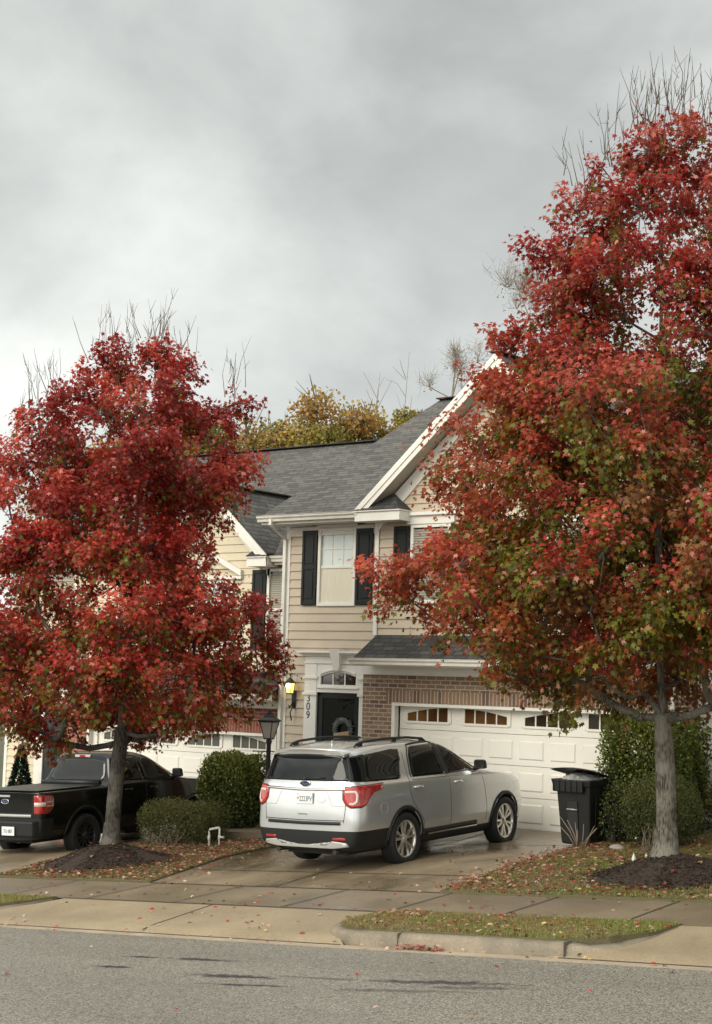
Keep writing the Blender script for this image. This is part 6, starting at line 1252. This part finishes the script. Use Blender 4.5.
def litter(name, pts, zf, label, cols, wts, size=.055, lift=.012):
    n = len(pts); z = np.array([zf(x, y) for x, y in pts]); p = np.column_stack([pts, z+lift*rng.random(n)+.004]); nr = unit(np.column_stack([rng.normal(0, .35, n), rng.normal(0, .35, n), np.ones(n)])); a = rng.uniform(0, 6.283, n)
    tip = np.column_stack([np.cos(a), np.sin(a), rng.normal(0, .15, n)]); ci = rng.choice(len(cols), n, p=wts); col = np.array(cols)[ci]*rng.uniform(.65, 1.3, (n, 1)); sh = MAPLE*np.array([1, 1, 1.6]); nr[:, 2] *= 1
    return tag(leaves(name, p, nr, tip, rng.uniform(.7, 1.25, n)*size, col, sh, M['litter']), label, 'leaves', kind='stuff')
LC = [(.34, .035, .03), (.38, .22, .13), (.50, .34, .26), (.17, .085, .045), (.50, .38, .15), (.22, .03, .024)]; LW = [.24, .26, .16, .2, .04, .10]
b_r = lambda x, y: okr(x, y)
edge = scatter(520, (-11.2, -9.6), (16.7, 21.2), lambda x, y: dr(y)-.12 < x < dr(y)+.12+abs(rng.normal(0, .35)))
litter('fallen_leaves', np.vstack([edge, scatter(3400, (-11.2, -6.95), (16.6, 21.8), okr)]), lz, 'fallen red and brown leaves over the right lawn', LC, LW, lift=.035)
litter('fallen_leaves', scatter(4300, (-20, -15.6), (16.64, 21.6), okl), lz, 'fallen red and brown leaves under the left maple', LC, [.22, .30, .14, .24, .04, .06], lift=.035)
litter('fallen_leaves', np.vstack([scatter(420, (-10.8, -6.9), (14.08, 15.22), okv), scatter(70, (-10.6, -9.9), (14.9, 15.24), okv)]), lambda x, y: zverge(x, y)+.012, 'fallen leaves in the verge grass', LC, LW, lift=.03)
litter('fallen_leaves', scatter(60, (-18.7, -16.1), (14.08, 15.18), okv2), lambda x, y: zverge(x, y)+.012, 'fallen leaves on the left verge', LC, LW, lift=.03)
okd = lambda x, y: dl(y)+.1 < x < dr(y)-.1
litter('fallen_leaves', np.vstack([scatter(90, (-16.4, -10.7), (16.6, 20.5), okd), scatter(90, (-16.4, -10.7), (16.6, 21.5), lambda x, y: okd(x, y) and (x > dr(y)-.5 or x < dl(y)+.7)), scatter(75, (-18, -7), (15.25, 16.6), lambda x, y: True)]), lambda x, y: gz(x, y)+.018, 'scattered fallen leaves on the driveway and sidewalk', LC, [.34, .2, .26, .14, .02, .04])
litter('fallen_leaves', scatter(34, (-16, -11), (13.95, 15.2), lambda x, y: True), lambda x, y: lip(x, y)+.006, 'few fallen leaves on the pale driveway apron', LC, [.2, .2, .4, .1, .05, .05])
litter('fallen_leaves', np.vstack([scatter(55, (-9.5, -8.9), (13.78, 13.9), lambda x, y: abs(x+9.25) < rng.exponential(.16)), scatter(40, (-17, -6), (13.6, 13.88), lambda x, y: True), scatter(16, (-14, -5), (9.5, 13.5), lambda x, y: True)]), lambda x, y: gz(x, y)+.014, 'little heap of leaves against the kerb and strays on the road', LC, [.3, .2, .3, .1, .05, .05], lift=.05)
for c, m_ in ((TL, 'left'), (TR, 'right')):
    pts = np.array([(c[0]+1.15*math.sqrt(u)*math.cos(a), c[1]-.1+.9*math.sqrt(u)*math.sin(a)) for u, a in zip(rng.random(60), rng.uniform(0, 6.283, 60))])
    litter('fallen_leaves', pts, lambda x, y, c=c: gz(x, y)+.05+.32*(math.cos(min(1, math.hypot((x-c[0])/1.3, (y-c[1]+.1)/1.0))*math.pi)+1)/2, 'fallen leaves lying on the %s mulch mound' % m_, LC, LW)
# ------------------------------------------------------------------ trees behind the houses
def far_tree(base, h, rw, label, cols, n_cl, n_lf, lsz, bare=False, seed=1, crown0=.35, shape=1.0):
    r_ = np.random.default_rng(seed); global rng; rng = r_; base = np.array(base, float); root = empty('tree', base); tag(root, label, 'tree', 'trees behind the houses'); sk = Skel(); par = -1
    for i in range(9): par = sk.add(base+np.array([r_.normal(0, .08)*i*.3, r_.normal(0, .08)*i*.3, h*.86*i/8]), par)
    P, Nn, Tp, S, Cc = [], [], [], [], []; tw = MB(base)
    for i in range(n_cl):
        t = r_.uniform(crown0, 1); a = r_.uniform(0, 6.283); env = rw*math.sin(math.pi*min(1, (t-crown0+.12)/(1.12-crown0)*.9+.05))**.6*shape; q = env*math.sqrt(r_.uniform(.05, 1)); w_ = base+np.array([q*math.cos(a), q*math.sin(a), h*t]); low = w_-np.array([0, 0, .5]); sk.reach(low, step=.8)
        rad = r_.uniform(.8, 1.5)*(rw/3.5)
        for k in range(9 if not bare else 13):
            e_ = low+unit((r_.normal(0, .8 if not bare else .5, 3)+np.array([0, 0, .8]))[None])[0]*rad*r_.uniform(.6, 1.3)*(1 if not bare else 1.6); tw.tube([low, (low+e_)/2+r_.normal(0, .05, 3), e_], [.03, .02, .006] if not bare else [.010, .006, .003], n=3, cap=False)
            if bare:
                for z in range(4): m_ = low+(e_-low)*r_.uniform(.3, .95); tw.tube([m_, m_+unit((r_.normal(0, .7, 3)+np.array([0, 0, .7]))[None])[0]*r_.uniform(.25, .6)], [.006, .003], n=3, cap=False)
        k = n_lf; p = low+unit(r_.normal(0, 1, (k, 3)))*rad*r_.random((k, 1))**.4*np.array([1.1, 1.1, .8]); P.append(p); Nn.append(unit(r_.normal(0, 1, (k, 3))+np.array([0, 0, .6]))); Tp.append(unit(r_.normal(0, 1, (k, 3))-np.array([0, 0, .3]))); S.append(r_.uniform(.7, 1.3, k)*lsz)
        c_ = np.array(cols[r_.integers(len(cols))]); Cc.append(np.tile(c_, (k, 1))*r_.uniform(.6, 1.4, (k, 1)))
    P, Nn, Tp, S, Cc = map(np.concatenate, (P, Nn, Tp, S, Cc)); leaves('foliage', P-base, Nn, Tp, S, Cc, OVAL*np.array([1.4, 1, 1]), M['leaf'], root)
    sk.mesh(tw, .22 if not bare else .06, n=6, rmin=.012 if not bare else .008); tw.build('trunk', M['twig_grey' if bare else 'twig'], root, recalc=False); return root
YG_ = [(.40, .30, .07), (.30, .26, .06), (.42, .30, .08), (.20, .20, .05), (.38, .22, .07)]
for i, (x, y, h, rw, lb) in enumerate(((-38.9, 42.6, 12.6, 2.6, 'small yellow green tree at the left end of the visible roof ridge'), (-40.8, 41.3, 12.2, 3.6, 'leftmost yellow green tree behind the roof, mostly hidden by the left maple'), (-37.2, 44.0, 13.0, 3.0, 'yellow green tree above the low end of the roof ridge'), (-34.6, 45.6, 13.8, 2.6, 'tallest golden tree with bare top twigs above the roof ridge'), (-32.6, 47.4, 13.7, 1.7, 'small sparse golden tree nearest the tan house gable roof'))):
    far_tree((x, y, -3.2), h, rw, lb, YG_, 64 if i < 4 else 34, 330, .13, seed=40+i, crown0=.5)
for i, (x, y, h, rw, lb) in enumerate(((-31.0, 47.9, 15.9, 1.15, 'small round bare tree crown just above the gable rake'), (-28.75, 49.2, 18.7, 1.7, 'taller bare tree crown between the gable and the right maple'))):
    far_tree((x, y, -3.2), h, rw, lb, [(.20, .15, .07), (.14, .11, .06)], 11 if i == 0 else 17, 14, .07, bare=True, seed=60+i, crown0=.78)
for i, (x, y, h) in enumerate(((-33.5, 46.3, 14.6), (-32.6, 46.9, 15.4))):
    b_ = np.array([x, y, -3.2]); r_ = np.random.default_rng(80+i); mb = MB(b_); p = [b_, b_+np.array([0, 0, h*.5]), b_+np.array([.1, 0, h*.8]), b_+np.array([.25, .1, h])]; mb.tube(p, [.07, .045, .022, .008], n=6)
    for k in range(9):
        t = r_.uniform(.72, .95); a = b_+np.array([.15, .05, h*t]); e_ = a+np.array([r_.normal(0, .7), r_.normal(0, .5), r_.uniform(.5, 1.3)]); mb.tube([a, (a+e_)/2+r_.normal(0, .08, 3), e_], [.014, .010, .005], n=4, cap=False)
    tag(mb.build('bare_tree', M['twig_grey'], recalc=False), ['slim bare twiggy tree poking above the golden trees', 'slim bare twiggy tree close to the tan roof slope'][i], 'tree')
